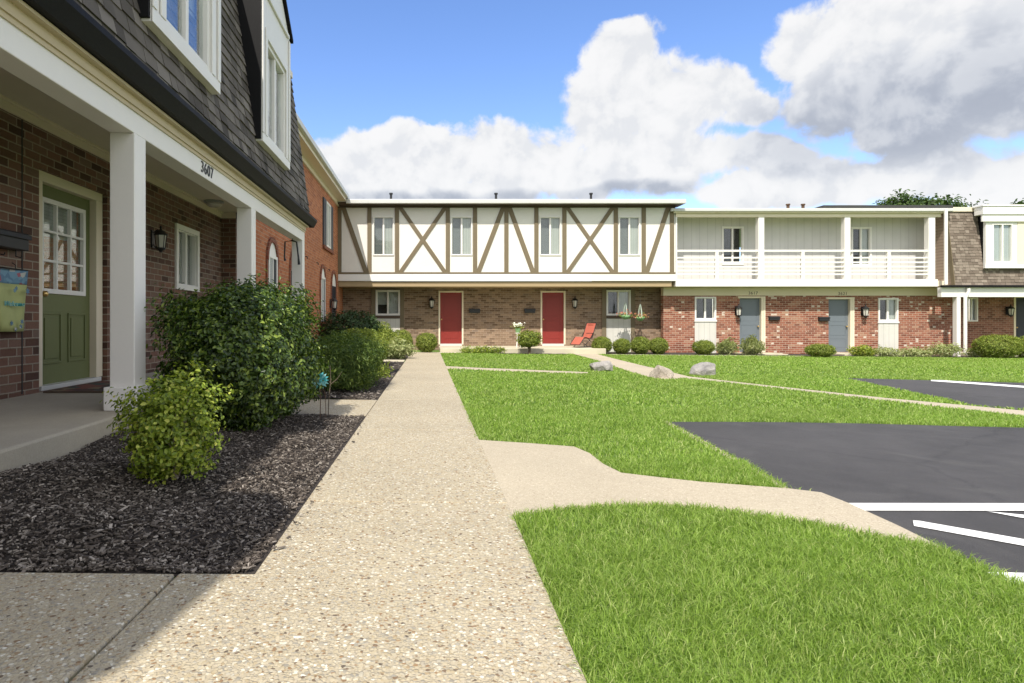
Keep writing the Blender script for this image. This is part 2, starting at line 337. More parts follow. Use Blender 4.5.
c=mixc(nt,1.0,(.050,.047,.047),comb(nt,math_(nt,'MULTIPLY',f,mr.outputs[0])),'MULTIPLY'); c=mixc(nt,ms.outputs[0],c,(.085,.081,.077))
L(nt,c,b.inputs['Base Color']); b.inputs['Roughness'].default_value=.8; bump(nt,b,n2.outputs[0],.6,.004); M['asphalt']=m
# road paint, worn
m,nt,b,o=newmat('road_paint'); g=geo(nt); n2=noise(nt,g.outputs['Position'],60,4,.7); n3=noise(nt,g.outputs['Position'],3,4,.6)
k=math_(nt,'GREATER_THAN',math_(nt,'ADD',n2.outputs[0],math_(nt,'MULTIPLY',n3.outputs[0],.5)),.66)
L(nt,mixc(nt,math_(nt,'MULTIPLY_ADD',k,.35,.65),(.25,.25,.25),(.82,.82,.80)),b.inputs['Base Color']); b.inputs['Roughness'].default_value=.7; bump(nt,b,n2.outputs[0],.3,.003); M['roadpaint']=m
# lawn base
m,nt,b,o=newmat('lawn'); g=geo(nt); n1=noise(nt,g.outputs['Position'],.7,5,.6); n2=noise(nt,g.outputs['Position'],35,5,.7)
c=ramp(nt,n1.outputs[0],[(.3,(.08,.145,.022)),(.55,(.12,.20,.032)),(.75,(.17,.22,.05))]); c=mixc(nt,1.0,c,comb(nt,math_(nt,'MULTIPLY_ADD',n2.outputs[0],1.2,.4)),'MULTIPLY')
L(nt,c,b.inputs['Base Color']); b.inputs['Roughness'].default_value=.9; bump(nt,b,n2.outputs[0],.9,.03); M['lawn']=m
# mulch bed
m,nt,b,o=newmat('mulch'); g=geo(nt); n2=noise(nt,g.outputs['Position'],55,5,.75,.5); n1=noise(nt,g.outputs['Position'],2,4,.6)
c=ramp(nt,n2.outputs[0],[(.3,(.012,.009,.008)),(.55,(.05,.039,.032)),(.75,(.15,.12,.10))]); L(nt,mixc(nt,1.0,c,comb(nt,math_(nt,'MULTIPLY_ADD',n1.outputs[0],.8,.6)),'MULTIPLY'),b.inputs['Base Color']); b.inputs['Roughness'].default_value=.95; bump(nt,b,n2.outputs[0],1,.02); M['mulch']=m
# door mat / banner
m,nt,b,o=newmat('doormat_weave'); g=geo(nt); vo=N(nt,'ShaderNodeTexVoronoi'); vo.inputs['Scale'].default_value=9; L(nt,g.outputs['Position'],vo.inputs[0]); sc=N(nt,'ShaderNodeSeparateColor'); L(nt,vo.outputs[1],sc.inputs[0])
L(nt,ramp(nt,sc.outputs[0],[(0,(.06,.03,.025)),(.35,(.16,.05,.035)),(.6,(.17,.12,.07)),(.8,(.05,.06,.05)),(1,(.22,.10,.06))],'CONSTANT'),b.inputs['Base Color']); b.inputs['Roughness'].default_value=.95; M['mat']=m

# ------------------------------------------------------------------ camera, sun, sky
cam=bpy.data.cameras.new('Camera'); co=bpy.data.objects.new('Camera',cam); C.objects.link(co); S.camera=co
co.location=(0,0,H); co.rotation_euler=(R(90),0,0); cam.sensor_width=36; cam.lens=36*F_/1024
cam.shift_x=(512-VX)/1024; cam.shift_y=(VY-341.5)/1024*1.0; cam.clip_start=.05; cam.clip_end=3000
SD=Vector((.25,.74,-1.0)).normalized()
sl=bpy.data.lights.new('Sun','SUN'); sl.energy=3.2; sl.angle=R(.53); sl.color=(1,.94,.84)
so=bpy.data.objects.new('Sun',sl); C.objects.link(so); so.rotation_euler=SD.to_track_quat('-Z','Y').to_euler(); so.location=(-6,-15,20)
W=bpy.data.worlds.new('World'); S.world=W; W.use_nodes=True; nt=W.node_tree; nt.nodes.clear()
wo=N(nt,'ShaderNodeOutputWorld'); bg=N(nt,'ShaderNodeBackground'); L(nt,bg.outputs[0],wo.inputs[0]); bg.inputs[1].default_value=.15
sky=N(nt,'ShaderNodeTexSky',sky_type='NISHITA'); sky.sun_disc=False; sky.sun_elevation=math.asin(-SD.z); sky.sun_rotation=math.atan2(-SD.x,-SD.y)
sky.air_density=1.0; sky.dust_density=.25; sky.ozone_density=2.0; sky.altitude=200
def dirn(px,py): 
    v=Vector(((px-VX)/F_,1,(VY-py)/F_)); return math.atan2(v.x,v.y), math.atan2(v.z,math.hypot(v.x,v.y))
# clouds stand at bearings / elevations in the sky (azimuth from north, elevation)
BL=[(330,175,75,40),(400,160,80,38),(480,158,75,42),(545,160,50,46),(420,200,160,28),
    (618,48,46,36),(640,85,72,42),(610,120,58,45),(690,105,70,45),(620,165,80,42),(690,160,60,36),
    (770,150,50,26),(812,50,52,40),(870,30,110,60),(960,40,120,80),(850,95,100,45),(930,115,110,45),(1010,100,90,50),(745,110,40,22),
    (760,190,70,26),(840,178,90,32),(930,172,100,34),(1020,170,90,36)]
tc=N(nt,'ShaderNodeTexCoord'); sp=N(nt,'ShaderNodeSeparateXYZ'); L(nt,tc.outputs['Generated'],sp.inputs[0])
az=math_(nt,'ARCTAN2',sp.outputs[0],sp.outputs[1]); el=math_(nt,'ARCSINE',sp.outputs[2])
cp=N(nt,'ShaderNodeCombineXYZ'); L(nt,az,cp.inputs[0]); L(nt,el,cp.inputs[1])
w1=noise(nt,cp.outputs[0],8,2,.5); wv=N(nt,'ShaderNodeVectorMath',operation='MULTIPLY_ADD'); L(nt,w1.outputs[1],wv.inputs[0]); wv.inputs[1].default_value=(.06,.05,0); L(nt,cp.outputs[0],wv.inputs[2])
blobs=[]
for px,py,rx,ry in BL:
    a,e=dirn(px,py); a1,_=dirn(px+rx,py); a0,_=dirn(px-rx,py); _,e1=dirn(px,py-ry); _,e0=dirn(px,py+ry); blobs.append((a+.03,e+.025,(a1-a0)/2,(e1-e0)/2))
def blobfield(vec):
    mx=None
    for a,e,ra,re in blobs:
        s1=N(nt,'ShaderNodeVectorMath',operation='MULTIPLY_ADD'); L(nt,vec,s1.inputs[0]); s1.inputs[1].default_value=(1/ra,1/re,0); s1.inputs[2].default_value=(-a/ra,-e/re,0)
        s2=N(nt,'ShaderNodeVectorMath',operation='DOT_PRODUCT'); L(nt,s1.outputs[0],s2.inputs[0]); L(nt,s1.outputs[0],s2.inputs[1])
        v=math_(nt,'SUBTRACT',1.0,s2.outputs['Value']); mx=v if mx is None else math_(nt,'SMOOTH_MAX',mx,v,.35)
    return mx
def mrange(x,a,b,c=0,d=1):
    m=N(nt,'ShaderNodeMapRange',interpolation_type='SMOOTHSTEP'); L(nt,x,m.inputs[0]); m.inputs[1].default_value=a; m.inputs[2].default_value=b; m.inputs[3].default_value=c; m.inputs[4].default_value=d; return m.outputs[0]
n1=noise(nt,cp.outputs[0],13,8,.58,.2)
off=N(nt,'ShaderNodeVectorMath',operation='ADD'); L(nt,cp.outputs[0],off.inputs[0]); off.inputs[1].default_value=(-.010,.022,0)
n2=noise(nt,off.outputs[0],13,4,.56,.2)
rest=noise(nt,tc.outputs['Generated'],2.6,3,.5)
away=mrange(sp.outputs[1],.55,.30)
f0=math_(nt,'MAXIMUM',math_(nt,'MAXIMUM',blobfield(wv.outputs[0]),-1.2),math_(nt,'MULTIPLY_ADD',rest.outputs[0],6.0,math_(nt,'MULTIPLY_ADD',away,2.0,-4.25)))  # extra cloud cover outside the view, added as neutral fill for the shade
d0=math_(nt,'ADD',f0,math_(nt,'MULTIPLY_ADD',n1.outputs[0],2.6,-1.3))
mask=mrange(d0,-.06,.42)
# light from above left: where there is more cloud on the sun's side the cloud turns grey
DK=[(905,112,130,50),(985,95,100,60),(820,125,80,36),(620,192,70,8),(430,200,110,8)]
bl0=blobs; blobs=[]
for px,py,rx,ry in DK:
    a,e=dirn(px,py); a1,_=dirn(px+rx,py); a0,_=dirn(px-rx,py); _,e1=dirn(px,py-ry); _,e0=dirn(px,py+ry); blobs.append((a+.03,e+.025,(a1-a0)/2,(e1-e0)/2))
under=mrange(math_(nt,'MULTIPLY_ADD',n1.outputs[0],2.4,math_(nt,'ADD',math_(nt,'MAXIMUM',blobfield(wv.outputs[0]),-1.7),-1.2)),-1.75,1.3)
slope=mrange(math_(nt,'SUBTRACT',n2.outputs[0],n1.outputs[0]),-.13,.13)
dens=mrange(d0,.2,1.8)
shade=math_(nt,'ADD',math_(nt,'MULTIPLY',under,.54),math_(nt,'ADD',math_(nt,'MULTIPLY',slope,.33),math_(nt,'MULTIPLY',dens,.02)))
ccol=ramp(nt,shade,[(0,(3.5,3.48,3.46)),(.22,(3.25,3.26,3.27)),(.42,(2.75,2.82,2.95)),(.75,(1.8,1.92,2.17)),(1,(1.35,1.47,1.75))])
hs=N(nt,'ShaderNodeHueSaturation'); hs.inputs['Saturation'].default_value=1.16; hs.inputs['Value'].default_value=.94; L(nt,sky.outputs[0],hs.inputs['Color'])
skyc=mixc(nt,1.0,hs.outputs[0],(1.02,.90,.98),'MULTIPLY')
ccol=mixc(nt,1.0,ccol,comb(nt,math_(nt,'MULTIPLY_ADD',away,.5,1.0)),'MULTIPLY')  # unseen clouds made brighter than those in view, to lift the shade
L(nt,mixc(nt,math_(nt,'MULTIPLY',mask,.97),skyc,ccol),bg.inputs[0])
S.view_settings.view_transform='Standard'; S.view_settings.look='None'; S.view_settings.exposure=.88; S.view_settings.gamma=1
S.render.engine='CYCLES'; S.cycles.use_denoising=True
S.cycles.max_bounces=6; S.cycles.diffuse_bounces=3; S.cycles.glossy_bounces=3; S.cycles.transparent_max_bounces=10

# ------------------------------------------------------------------ ground
mb=MB(); mb.quad((-400,-200,gz(-400,-200)),(400,-200,gz(400,-200)),(400,900,gz(400,900)),(-400,900,gz(-400,900)))
tag(struct(mb.build('lawn',M['lawn'])),'green mown lawn around the houses','lawn')
def sheet(name,poly,m,lift,thick=0,label=None,cat=None):
    mb=MB(); top=[(x,y,gz(x,y)+lift) for x,y in poly]
    if thick: mb.prism([(x,y,z-thick) for x,y,z in top],top)
    else: mb.add(top,[tuple(range(len(top)))])
    o=struct(mb.build(name,m,bevel=.008 if thick else 0)); return tag(o,label,cat)
excl=[]                                              # where no grass grows
def pav(name,poly,m,lift,thick,label,cat='path'): excl.append(poly); return sheet(name,poly,m,lift,thick,label,cat)
WL,WR=-.62,.37
mainwalk=[(WL,-4),(.40,-4),(.395,1.5),(WR,4.1),(.335,18),(.33,20.6),(-.60,20.6),(-.64,15.2)]
# main walk in slabs with joints
ys=[-4,-1.2,3.1,5.25,7.4,9.55,11.7,13.85,16,18.15,20.6]
mb=MB()
def wr(y): return .395 if y<1.5 else .395-(y-1.5)*.0033
for a,bb in zip(ys[:-1],ys[1:]):
    xa=-.885 if a<2 else WL
    p=[(xa,a+.006),(wr(a),a+.006),(wr(bb),bb-.006),(WL,bb-.006)]+([(WL,2.188),(xa,2.188)] if bb==3.1 else [(xa,bb-.006)] if xa<WL else [])
    mb.prism([(x,y,gz(x,y)-.07) for x,y in p],[(x,y,gz(x,y)+.02) for x,y in p])
tag(struct(mb.build('main_walk',M['walk'],bevel=.006)),'straight tan exposed aggregate walkway','path'); excl.append(mainwalk)
pav('entry_walk',[(-2.13,.2),(-.899,.2),(-.895,.9),(-.903,1.5),(-.894,1.8),(-.900,2.19),(-2.13,2.19)],M['walk'],.018,.09,'aggregate entry path in the foreground shade')
pav('entry_walk',[(-2.13,6.08),(-.626,6.08),(-.626,7.36),(-2.13,7.36)],M['walk'],.018,.09,'short aggregate path beyond the dark hedge')
pav('entry_walk',[(-3.3,15.35),(-.65,15.35),(-.65,16.05),(-3.3,16.05)],M['slab'],.018,.09,'short pale path beside the pale green plant')
branch=[(.30,gp(478,441)[1])]+[gp(*q) for q in [(530,445),(575,448.5),(590,455),(604,466),(622,475),(655,479),(700,484),(790,491),(822,495),(850,506),(900,529),(944,551),(900,541.5),(860,534),(820,526),(780,519.5),(740,513.5),(700,509),(660,506),(620,506),(570,509),(519,516)]]+[(.30,2.86)]
pav('side_walk',branch,M['tanwalk'],.016,.05,'tan concrete side path leading to the parking area')
dg=[gp(*q) for q in [(560,348.6),(590,352.5),(612,358.5),(640,365.5),(664,371),(692,378),(664,380),(648,377.5),(625,370.5),(598,361),(574,354.6)]]
pav('door_walk',dg,M['tanwalk'],.016,.05,'pale diagonal path to the second red door')
pav('thin_walk',[gp(*q) for q in [(690,377.2),(771,386.4),(890,399.2),(960,405.6),(1024,411.6),(1250,431),(1250,443),(1024,417),(890,401.8),(771,388),(684,378.6)]],M['tanwalk'],.012,.04,'narrow concrete strip crossing the far lawn')
pav('thin_walk',[gp(*q) for q in [(446,366.6),(480,368.3),(545,371),(588,372.7),(588,374.4),(545,372.9),(480,370.4),(446,368.8)]],M['tanwalk'],.012,.04,'thin concrete strip beside the main walkway')
pav('porch_front_walk',[(-.6,20.62),(.9,20.62),(.9,20.93),(-.6,20.93)],M['slab'],.016,.06,'pale concrete apron before the first red door')
as1=[gp(*q) for q in [(667,422.3),(720,422.2),(790,422.6),(870,424),(959,426.5),(1024,428),(1300,436),(2600,520)]]+[(14,-3),(4.2,-3)]+[gp(*q) for q in [(1024,588),(942,550.5),(900,529),(850,506),(822,495),(790,490.5),(745,464),(700,440)]]
pav('parking_lot',as1,M['asphalt'],.004,0,'dark asphalt parking area','road')
as2=[gp(*q) for q in [(842,378.2),(900,379.6),(1024,383),(1400,391),(1400,452),(1024,410.5),(975,406.4),(940,398.5),(900,390)]]
pav('far_parking_lot',as2,M['asphalt'],.004,0,'dark asphalt drive on the far lawn','road')
def line(pts,label): 
    sheet('painted_line',[gp(*q) for q in pts],M['roadpaint'],.008,0,label,'road marking')
sheet('asphalt_edge',[gp(*q) for q in [(660,420.8),(668.5,422.3),(702,440.2),(746,464.2),(792,491),(784,490.2),(738,464),(695,440.2)]],M['tanwalk'],.010,.02,'tan worn strip between the lawn and the parking area','edging')
line([(842,504.5),(1300,505),(1300,512.5),(857,512)],'long white line across the parking area')
line([(987,512.8),(1300,543),(1300,548),(1020,519)],'thin white line branching from the long line')
line([(913,522),(920,522.5),(1300,590),(1300,598),(914,527.5)],'slanted white bay line')
line([(985,573.8),(1024,575),(1250,578),(1250,592),(1015,586)],'white bay line nearest the near lawn')
line([(931,380.3),(940,380.4),(1300,406),(1300,408),(931,381.4)],'white line on the far drive')

# mulch beds
def mulchz(x,y): return gz(x,y)+.016+.12*min(1,max(0,(-.66-x)/1.45))**1.2*min(1,max(0,(y-2.2)/.35),max(0,(6.07-y)/.3) if y<6.5 else max(0,(y-7.37)/.35))+(.008*math.sin(x*9+y*5)+.010*math.sin(y*6.5-x*3))*min(1,max(0,(-.62-x)/.2))
def bed(name,x0,x1,y0,y1,fz,label,step=.08):
    nx=max(2,int((x1-x0)/step)); ny=max(2,int((y1-y0)/step)); mb=MB(); vs=[]; fs=[]
    for j in range(ny+1):
        for i in range(nx+1):
            x=x0+(x1-x0)*i/nx; y=y0+(y1-y0)*j/ny; vs.append((x,y,fz(x,y)+random.uniform(-.006,.003)))
    for j in range(ny):
        for i in range(nx): a=j*(nx+1)+i; fs.append((a,a+1,a+nx+2,a+nx+1))
    mb.add(vs,fs); excl.append([(x0,y0),(x1,y0),(x1,y1),(x0,y1)])
    return tag(struct(mb.build(name,M['mulch'],smooth=True)),label,'mulch bed')
flatm=lambda x,y: gz(x,y)+.014
bed('mulch_bed',-2.13,-.600,2.195,6.07,mulchz,'dark mulch bed beside the near walkway')
bed('mulch_bed',-2.13,-.600,7.37,10.7,mulchz,'dark mulch bed beyond the short path')
bed('mulch_bed',-3.3,-.63,10.7,15.33,flatm,'dark mulch bed below the orange brick wall')
bed('mulch_bed',-3.3,-.63,16.07,22.95,flatm,'dark mulch bed in the corner of the two wings')
bed('mulch_bed',2.2,4.6,20.35,20.93,flatm,'small mulch strip before the porch slab')
bed('mulch_bed',5.9,9.9,20.7,22.95,flatm,'mulch bed under the four round shrubs')
bed('mulch_bed',9.95,20.4,21.0,22.82,flatm,'mulch bed along the red brick wall')
sheet('edging_strip',[(5.95,20.55),(12.9,20.75),(12.9,20.83),(5.95,20.66)],M['slab'],.02,.05,'pale concrete edging strip before the round shrubs','edging')
# chips
def chips(n,x0,x1,y0,y1,fz,s0,s1):
    x=rng.uniform(x0,x1,n); y=y0+(y1-y0)*rng.random(n)**1.35
    out=[]
    for i in range(n):
        l=rng.uniform(s0,s1)*(2.0 if rng.random()<.06 else 1); w=l*rng.uniform(.16,.45); a=rng.uniform(0,math.pi); t=rng.uniform(.002,.006); ti=rng.uniform(-.35,.35)
        ca,sa=math.cos(a),math.sin(a); z=fz(x[i],y[i])+rng.uniform(.003,.014)
        q=[]
        for dz in (0,t):
            for sx,sy in ((-1,-.8),(1,-1),(.85,1),(-1,.9)):
                dx=sx*l/2; dy=sy*w/2; q.append((x[i]+dx*ca-dy*sa,y[i]+dx*sa+dy*ca,z+dz+dx*ti))
        out.append(q)
    return out
mb=MB()
for q in chips(30000,-2.11,-.64,2.21,6.06,mulchz,.006,.024)+chips(2500,-2.1,-.64,7.38,10.6,mulchz,.02,.05)+chips(2200,-3.2,-.65,10.7,15.3,flatm,.03,.07)+chips(110,-.68,-.57,2.4,6.0,lambda x,y:gz(x,y)+.02,.008,.022): mb.hexa(q)
o=mb.build('mulch_chips',M['chips'],fixn=False); tag(o,'loose dark bark chips over the beds','bark chips',kind='stuff')

# grass blades
def inpoly(x,y,poly):
    r=np.zeros(len(x),bool); n=len(poly); j=n-1
    for i in range(n):
        xi,yi=poly[i]; xj,yj=poly[j]
        c=((yi>y)!=(yj>y))&(x<(xj-xi)*(y-yi)/((yj-yi) if yj!=yi else 1e-9)+xi); r^=c; j=i
    return r
def blades(bands):
    V=[];
    for y0,y1,dens,h0,h1,w in bands:
        xm=.99*y1+.8; n=int(dens*(xm-.3)*(y1-y0)); x=rng.uniform(.36,xm,n); y=rng.uniform(y0,y1,n)
        k=(x<.99*y+.8)&(x>.34)
        for p in excl: k&=~inpoly(x,y,p)
        x=x[k]; y=y[k]; n=len(x)
        pat=.5+.5*np.sin(x*2.3+np.sin(y*1.7)*1.5)*np.sin(y*2.9+1.3*np.sin(x*1.9))
        cl=.5+.5*np.sin(x*17+3*np.sin(y*5))*np.sin(y*19+3*np.sin(x*6))
        h=rng.uniform(h0,h1,n)*(.92+.12*pat+.14*cl); a=rng.uniform(0,2*np.pi,n); lean=rng.uniform(.15,1.35,n)*h; la=rng.normal(5*np.sin(x*3.6+1.7*np.sin(y*4.1))+4*np.sin(y*3.9+x),2.1,n)
        ww=w*rng.uniform(.7,1.3,n); ux=np.cos(a)*ww/2; uy=np.sin(a)*ww/2; lx=np.cos(la)*lean; ly=np.sin(la)*lean; z=gz(x,y)-.004
        P=np.empty((n,5,3))
        P[:,0]=np.stack([x-ux,y-uy,z],1); P[:,1]=np.stack([x+ux,y+uy,z],1)
        P[:,2]=np.stack([x+ux*.8+lx*.35,y+uy*.8+ly*.35,z+h*.6],1); P[:,3]=np.stack([x-ux*.8+lx*.35,y-uy*.8+ly*.35,z+h*.6],1)
        P[:,4]=np.stack([x+lx,y+ly,z+h*(1-.25*lean/h)],1); V.append(P)
    V=np.concatenate(V); n=len(V); me=bpy.data.meshes.new('grass'); me.vertices.add(n*5); me.vertices.foreach_set('co',V.ravel())
    idx=(np.arange(n)*5)[:,None]+np.array([0,1,2,3,3,2,4]); me.loops.add(n*7); me.loops.foreach_set('vertex_index',idx.ravel().astype(np.int32))
    ls=(np.arange(n)*7)[:,None]+np.array([0,4]); me.polygons.add(n*2); me.polygons.foreach_set('loop_start',ls.ravel().astype(np.int32))
    me.polygons.foreach_set('loop_total',np.tile([4,3],n).astype(np.int32)); me.update(calc_edges=True); me.materials.append(M['grass'])
    return link('grass',me)
# leaves --------------------------------------------------------------------
def leafmesh(name,P,Nrm,size,m,parent=None,ratio=.5,up=.0):
    n=len(P); rnd=rng.normal(size=(n,3)); Nn=Nrm+rnd*.55; Nn/=np.linalg.norm(Nn,axis=1)[:,None]+1e-9
    T=np.cross(Nn,rng.normal(size=(n,3))); T[:,2]+=up; T-=Nn*np.sum(T*Nn,1)[:,None]; T/=np.linalg.norm(T,axis=1)[:,None]+1e-9; B=np.cross(Nn,T)
    s=(size*rng.uniform(.65,1.3,n))[:,None]; V=np.empty((n,6,3))
    V[:,0]=P; V[:,1]=P+T*s*.35+B*s*ratio*.5+Nn*s*.10; V[:,2]=P+T*s*.72+B*s*ratio*.42+Nn*s*.08
    V[:,3]=P+T*s-Nn*s*.10; V[:,4]=P+T*s*.72-B*s*ratio*.42+Nn*s*.08; V[:,5]=P+T*s*.35-B*s*ratio*.5+Nn*s*.10
    me=bpy.data.meshes.new(name); me.vertices.add(n*6); me.vertices.foreach_set('co',V.ravel())
    idx=(np.arange(n)*6)[:,None]+np.array([0,1,2,3,0,3,4,5]); me.loops.add(n*8); me.loops.foreach_set('vertex_index',idx.ravel().astype(np.int32))
    me.polygons.add(n*2); me.polygons.foreach_set('loop_start',(np.arange(n*2)*4).astype(np.int32)); me.polygons.foreach_set('loop_total',np.full(n*2,4,dtype=np.int32))
    me.update(calc_edges=True); me.materials.append(m); return link(name,me,parent)
def cloud(rad,h,nclu,k,clus,p=2.4,zlow=.12,lump=.12,seed=0,inner=.5,tilt=0):
    r=np.random.default_rng(seed); d=r.normal(size=(nclu,3)); d/=np.linalg.norm(d,axis=1)[:,None]
    se=1/(np.sum(np.abs(d)**p,1)**(1/p)); f=1-(1-inner)*r.random(nclu)**2.2
    ph=r.uniform(0,6,(6,)); lm=1+lump*(np.sin(d[:,0]*4+ph[0])*np.sin(d[:,1]*5+ph[1])+np.sin(d[:,2]*6+ph[2]+d[:,0]*3))*.7+lump*.5*r.normal(size=nclu)
    q=d*(se*f*lm)[:,None]*np.array([rad[0],rad[1],h/2]); q[:,2]+=h/2; nr=d/np.array([rad[0],rad[1],h/2]); nr/=np.linalg.norm(nr,axis=1)[:,None]
    P=np.repeat(q,k,0)+r.normal(size=(nclu*k,3))*clus; Nr=np.repeat(nr,k,0); Nr[:,2]+=.35
    P[:,2]=np.abs(P[:,2]-zlow*h*.3)+zlow*h*.3; P[:,:2]*=(.80+.20*np.clip(P[:,2]/(.35*h),0,1))[:,None]
    return P,Nr
seedc=[100]
def bush(name,label,x,y,rad,h,m,nclu,k=6,clus=.03,leaf=.04,p=2.4,zlow=.12,lump=.12,group=None,cat='shrub',z=None,inner=.55,ratio=.5,stems=7,stem_m='bark',up=0,rz=0):
    z=gz(x,y)+.01 if z is None else z; seedc[0]+=1
    t=thing(name,label,cat,(x,y,z),rz,group); P,Nr=cloud(rad,h,nclu,k,clus,p,zlow,lump,seedc[0],inner)
    leafmesh('foliage',P,Nr,leaf,m,t,ratio,up)
    if stems:
        mb=MB(); rr=random.Random(seedc[0])
        for i in range(stems):
            a=rr.uniform(0,6.28); q=rr.uniform(.3,.75); e=(math.cos(a)*rad[0]*q,math.sin(a)*rad[1]*q,h*rr.uniform(.55,.85)); b0=(math.cos(a)*.05*rad[0],math.sin(a)*.05*rad[1],-.03)
            mid=tuple((b0[j]*.55+e[j]*.45)+rr.uniform(-.03,.03)*h for j in range(3)); w=.016*min(1.2,max(.35,h))
            mb.tube([b0,mid,e],[w,w*.7,w*.3],6)
            for s in range(2):
                e2=tuple(mid[j]+(e[j]-mid[j])*.5+rr.uniform(-.22,.22)*(rad[0] if j<2 else h*.5) for j in range(3)); mb.tube([mid,e2],[w*.5,w*.2],5)
        mb.build('stem',M[stem_m],t)
    return t
exec_later=[]

# ------------------------------------------------------------------ common building parts
def window(F,u0,u1,z0,z1,par,name='window',d=.02,fw=.045,split='v',left='dark_room',right='curtain',rec=.10,frame='white',mull=.035):
    """slider window sitting in an opening: frame > sash, panes, drapes"""
    mb=MB(); a,b_=-rec,d
    mb.fbox(F,u0,u1,z0,z0+fw,a,b_); mb.fbox(F,u0,u1,z1-fw,z1,a,b_); mb.fbox(F,u0,u0+fw,z0+fw,z1-fw,a,b_); mb.fbox(F,u1-fw,u1,z0+fw,z1-fw,a,b_)
    w=mb.build(name,M[frame],par,bevel=.004)
    iu0,iu1,iz0,iz1=u0+fw,u1-fw,z0+fw,z1-fw; mid=(iu0+iu1)/2
    s=MB(); d0,d1=-rec*.75,d-.03
    if split=='v':
        s.fbox(F,mid-mull/2,mid+mull/2,iz0,iz1,d0,d1); parts=[(iu0,mid-mull/2,iz0,iz1,left),(mid+mull/2,iu1,iz0,iz1,right)]
    else:
        zm=(iz0+iz1)/2; s.fbox(F,iu0,iu1,zm-mull/2,zm+mull/2,d0,d1); parts=[(iu0,iu1,zm+mull/2,iz1,left),(iu0,iu1,iz0,zm-mull/2,right)]
    s.build('sash_bar',M[frame],w,bevel=.003)
    for a0,a1,c0,c1,drape in parts:
        q=MB(); f2=.014
        q.fbox(F,a0,a1,c0,c0+f2,d0+.01,d1-.008); q.fbox(F,a0,a1,c1-f2,c1,d0+.01,d1-.008); q.fbox(F,a0,a0+f2,c0+f2,c1-f2,d0+.01,d1-.008); q.fbox(F,a1-f2,a1,c0+f2,c1-f2,d0+.01,d1-.008)
        q.build('sash',M[frame],w)
        MB().fbox(F,a0+f2,a1-f2,c0+f2,c1-f2,d0+.018,d0+.023).build('pane',M['glass'],w)
        if drape!='dark_room':
            lo=c0 if drape in ('curtain','shade') else c0+(c1-c0)*.42
            MB().fbox(F,a0,a1,lo,c1,-rec-.025,-rec-.012).build('curtain' if drape=='curtain' else 'blind',M[drape],w)
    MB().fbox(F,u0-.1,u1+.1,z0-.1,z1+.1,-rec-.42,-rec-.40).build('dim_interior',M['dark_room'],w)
    return w
def paneled(F,u0,u1,z0,z1,m,par,panels,d0=-.12,d1=-.07,name='door'):
    mb=MB(); mb.fbox(F,u0,u1,z0,z1,d0,d1-.008)
    us=sorted({u0,u1}); 
    # raised field around recessed panels
    holes=[(u0+a*(u1-u0),u0+b_*(u1-u0),z0+c*(z1-z0),z0+e*(z1-z0)) for a,b_,c,e in panels]
    wl=wall(Frame((F.O+F.N*d1)[:2],F.U[:2],F.N[:2]),u0,u1,z0,z1,holes,t=.010)
    mb.add(wl.v,wl.f)
    for a,b_,c,e in holes: mb.fbox(F,a+.03,b_-.03,c+.03,e-.03,d1-.02,d1-.003)
    return mb.build(name,m,par,bevel=.003)
def doorframe(F,u0,u1,z0,z1,m,par,w=.07,d0=-.14,d1=.015,sides='lr'):
    mb=MB(); k=.006; mb.fbox(F,u0-w,u1+w,z1-k,z1+w,d0,d1)
    if 'l' in sides: mb.fbox(F,u0-w,u0+k,z0,z1-k,d0,d1)
    if 'r' in sides: mb.fbox(F,u1-k,u1+w,z0,z1-k,d0,d1)
    return mb.build('door_frame',m,par,bevel=.004)
def knob(F,u,z,d,par): 
    p=Vector(F.p(u,z,d)); n=F.N; mb=MB(); mb.tube([p,p+n*.03],.012,8); mb.tube([p+n*.03,p+n*.045,p+n*.07,p+n*.08],[.018,.03,.028,.01],10); return mb.build('knob',M['brass'],par,smooth=True)
def text(body,size,F,u,z,d,m,par,name='house_number',shear=.0):
    cu=bpy.data.curves.new('t','FONT'); cu.body=body; cu.size=size; cu.extrude=.004; cu.space_character=1.12; cu.shear=shear; cu.align_x='CENTER'; cu.align_y='CENTER'
    o=bpy.data.objects.new('t',cu); C.objects.link(o); dg=bpy.context.evaluated_depsgraph_get(); me=bpy.data.meshes.new_from_object(o.evaluated_get(dg)); bpy.data.objects.remove(o)
    mat=Matrix((( F.U.x,0,F.N.x,0),(F.U.y,0,F.N.y,0),(0,1,0,0),(0,0,0,1))); p=F.p(u,z,d); mat.translation=Vector(p); me.transform(mat); me.materials.clear(); me.materials.append(m)
    return link(name,me,par)
def shingles(F,u0,u1,z0,z1,back,par,m,name='shingles',course=.145,skip=()):
    """individual tabs on a slope: at z0 d=0, at z1 d=-back"""
    mb=MB(); n=int((z1-z0)/course); r=random.Random(5)
    for i in range(n+1):
        za=z0+i*course; zb=min(za+course*1.25,z1+.02); u=u0-r.uniform(0,.2)
        while u<u1:
            w=r.uniform(.95,2.0)*course; a=max(u,u0); b_=min(u+w-.006,u1); u+=w
            if b_-a<.03: continue
            zz=za-r.uniform(0,.016); da=-back*(zz-z0)/(z1-z0); db=-back*(zb-z0)/(z1-z0); t=r.uniform(.014,.026)
            if any(a>s[0] and b_<s[1] and za>s[2] and zb<s[3] for s in skip): continue
            P=F.p; mb.hexa([P(a,zz,da),P(b_,zz,da),P(b_,zz,da+t),P(a,zz,da+t),P(a,zb,db-.004),P(b_,zb,db-.004),P(b_,zb,db+.004),P(a,zb,db+.004)])
    return mb.build(name,m,par,fixn=False)
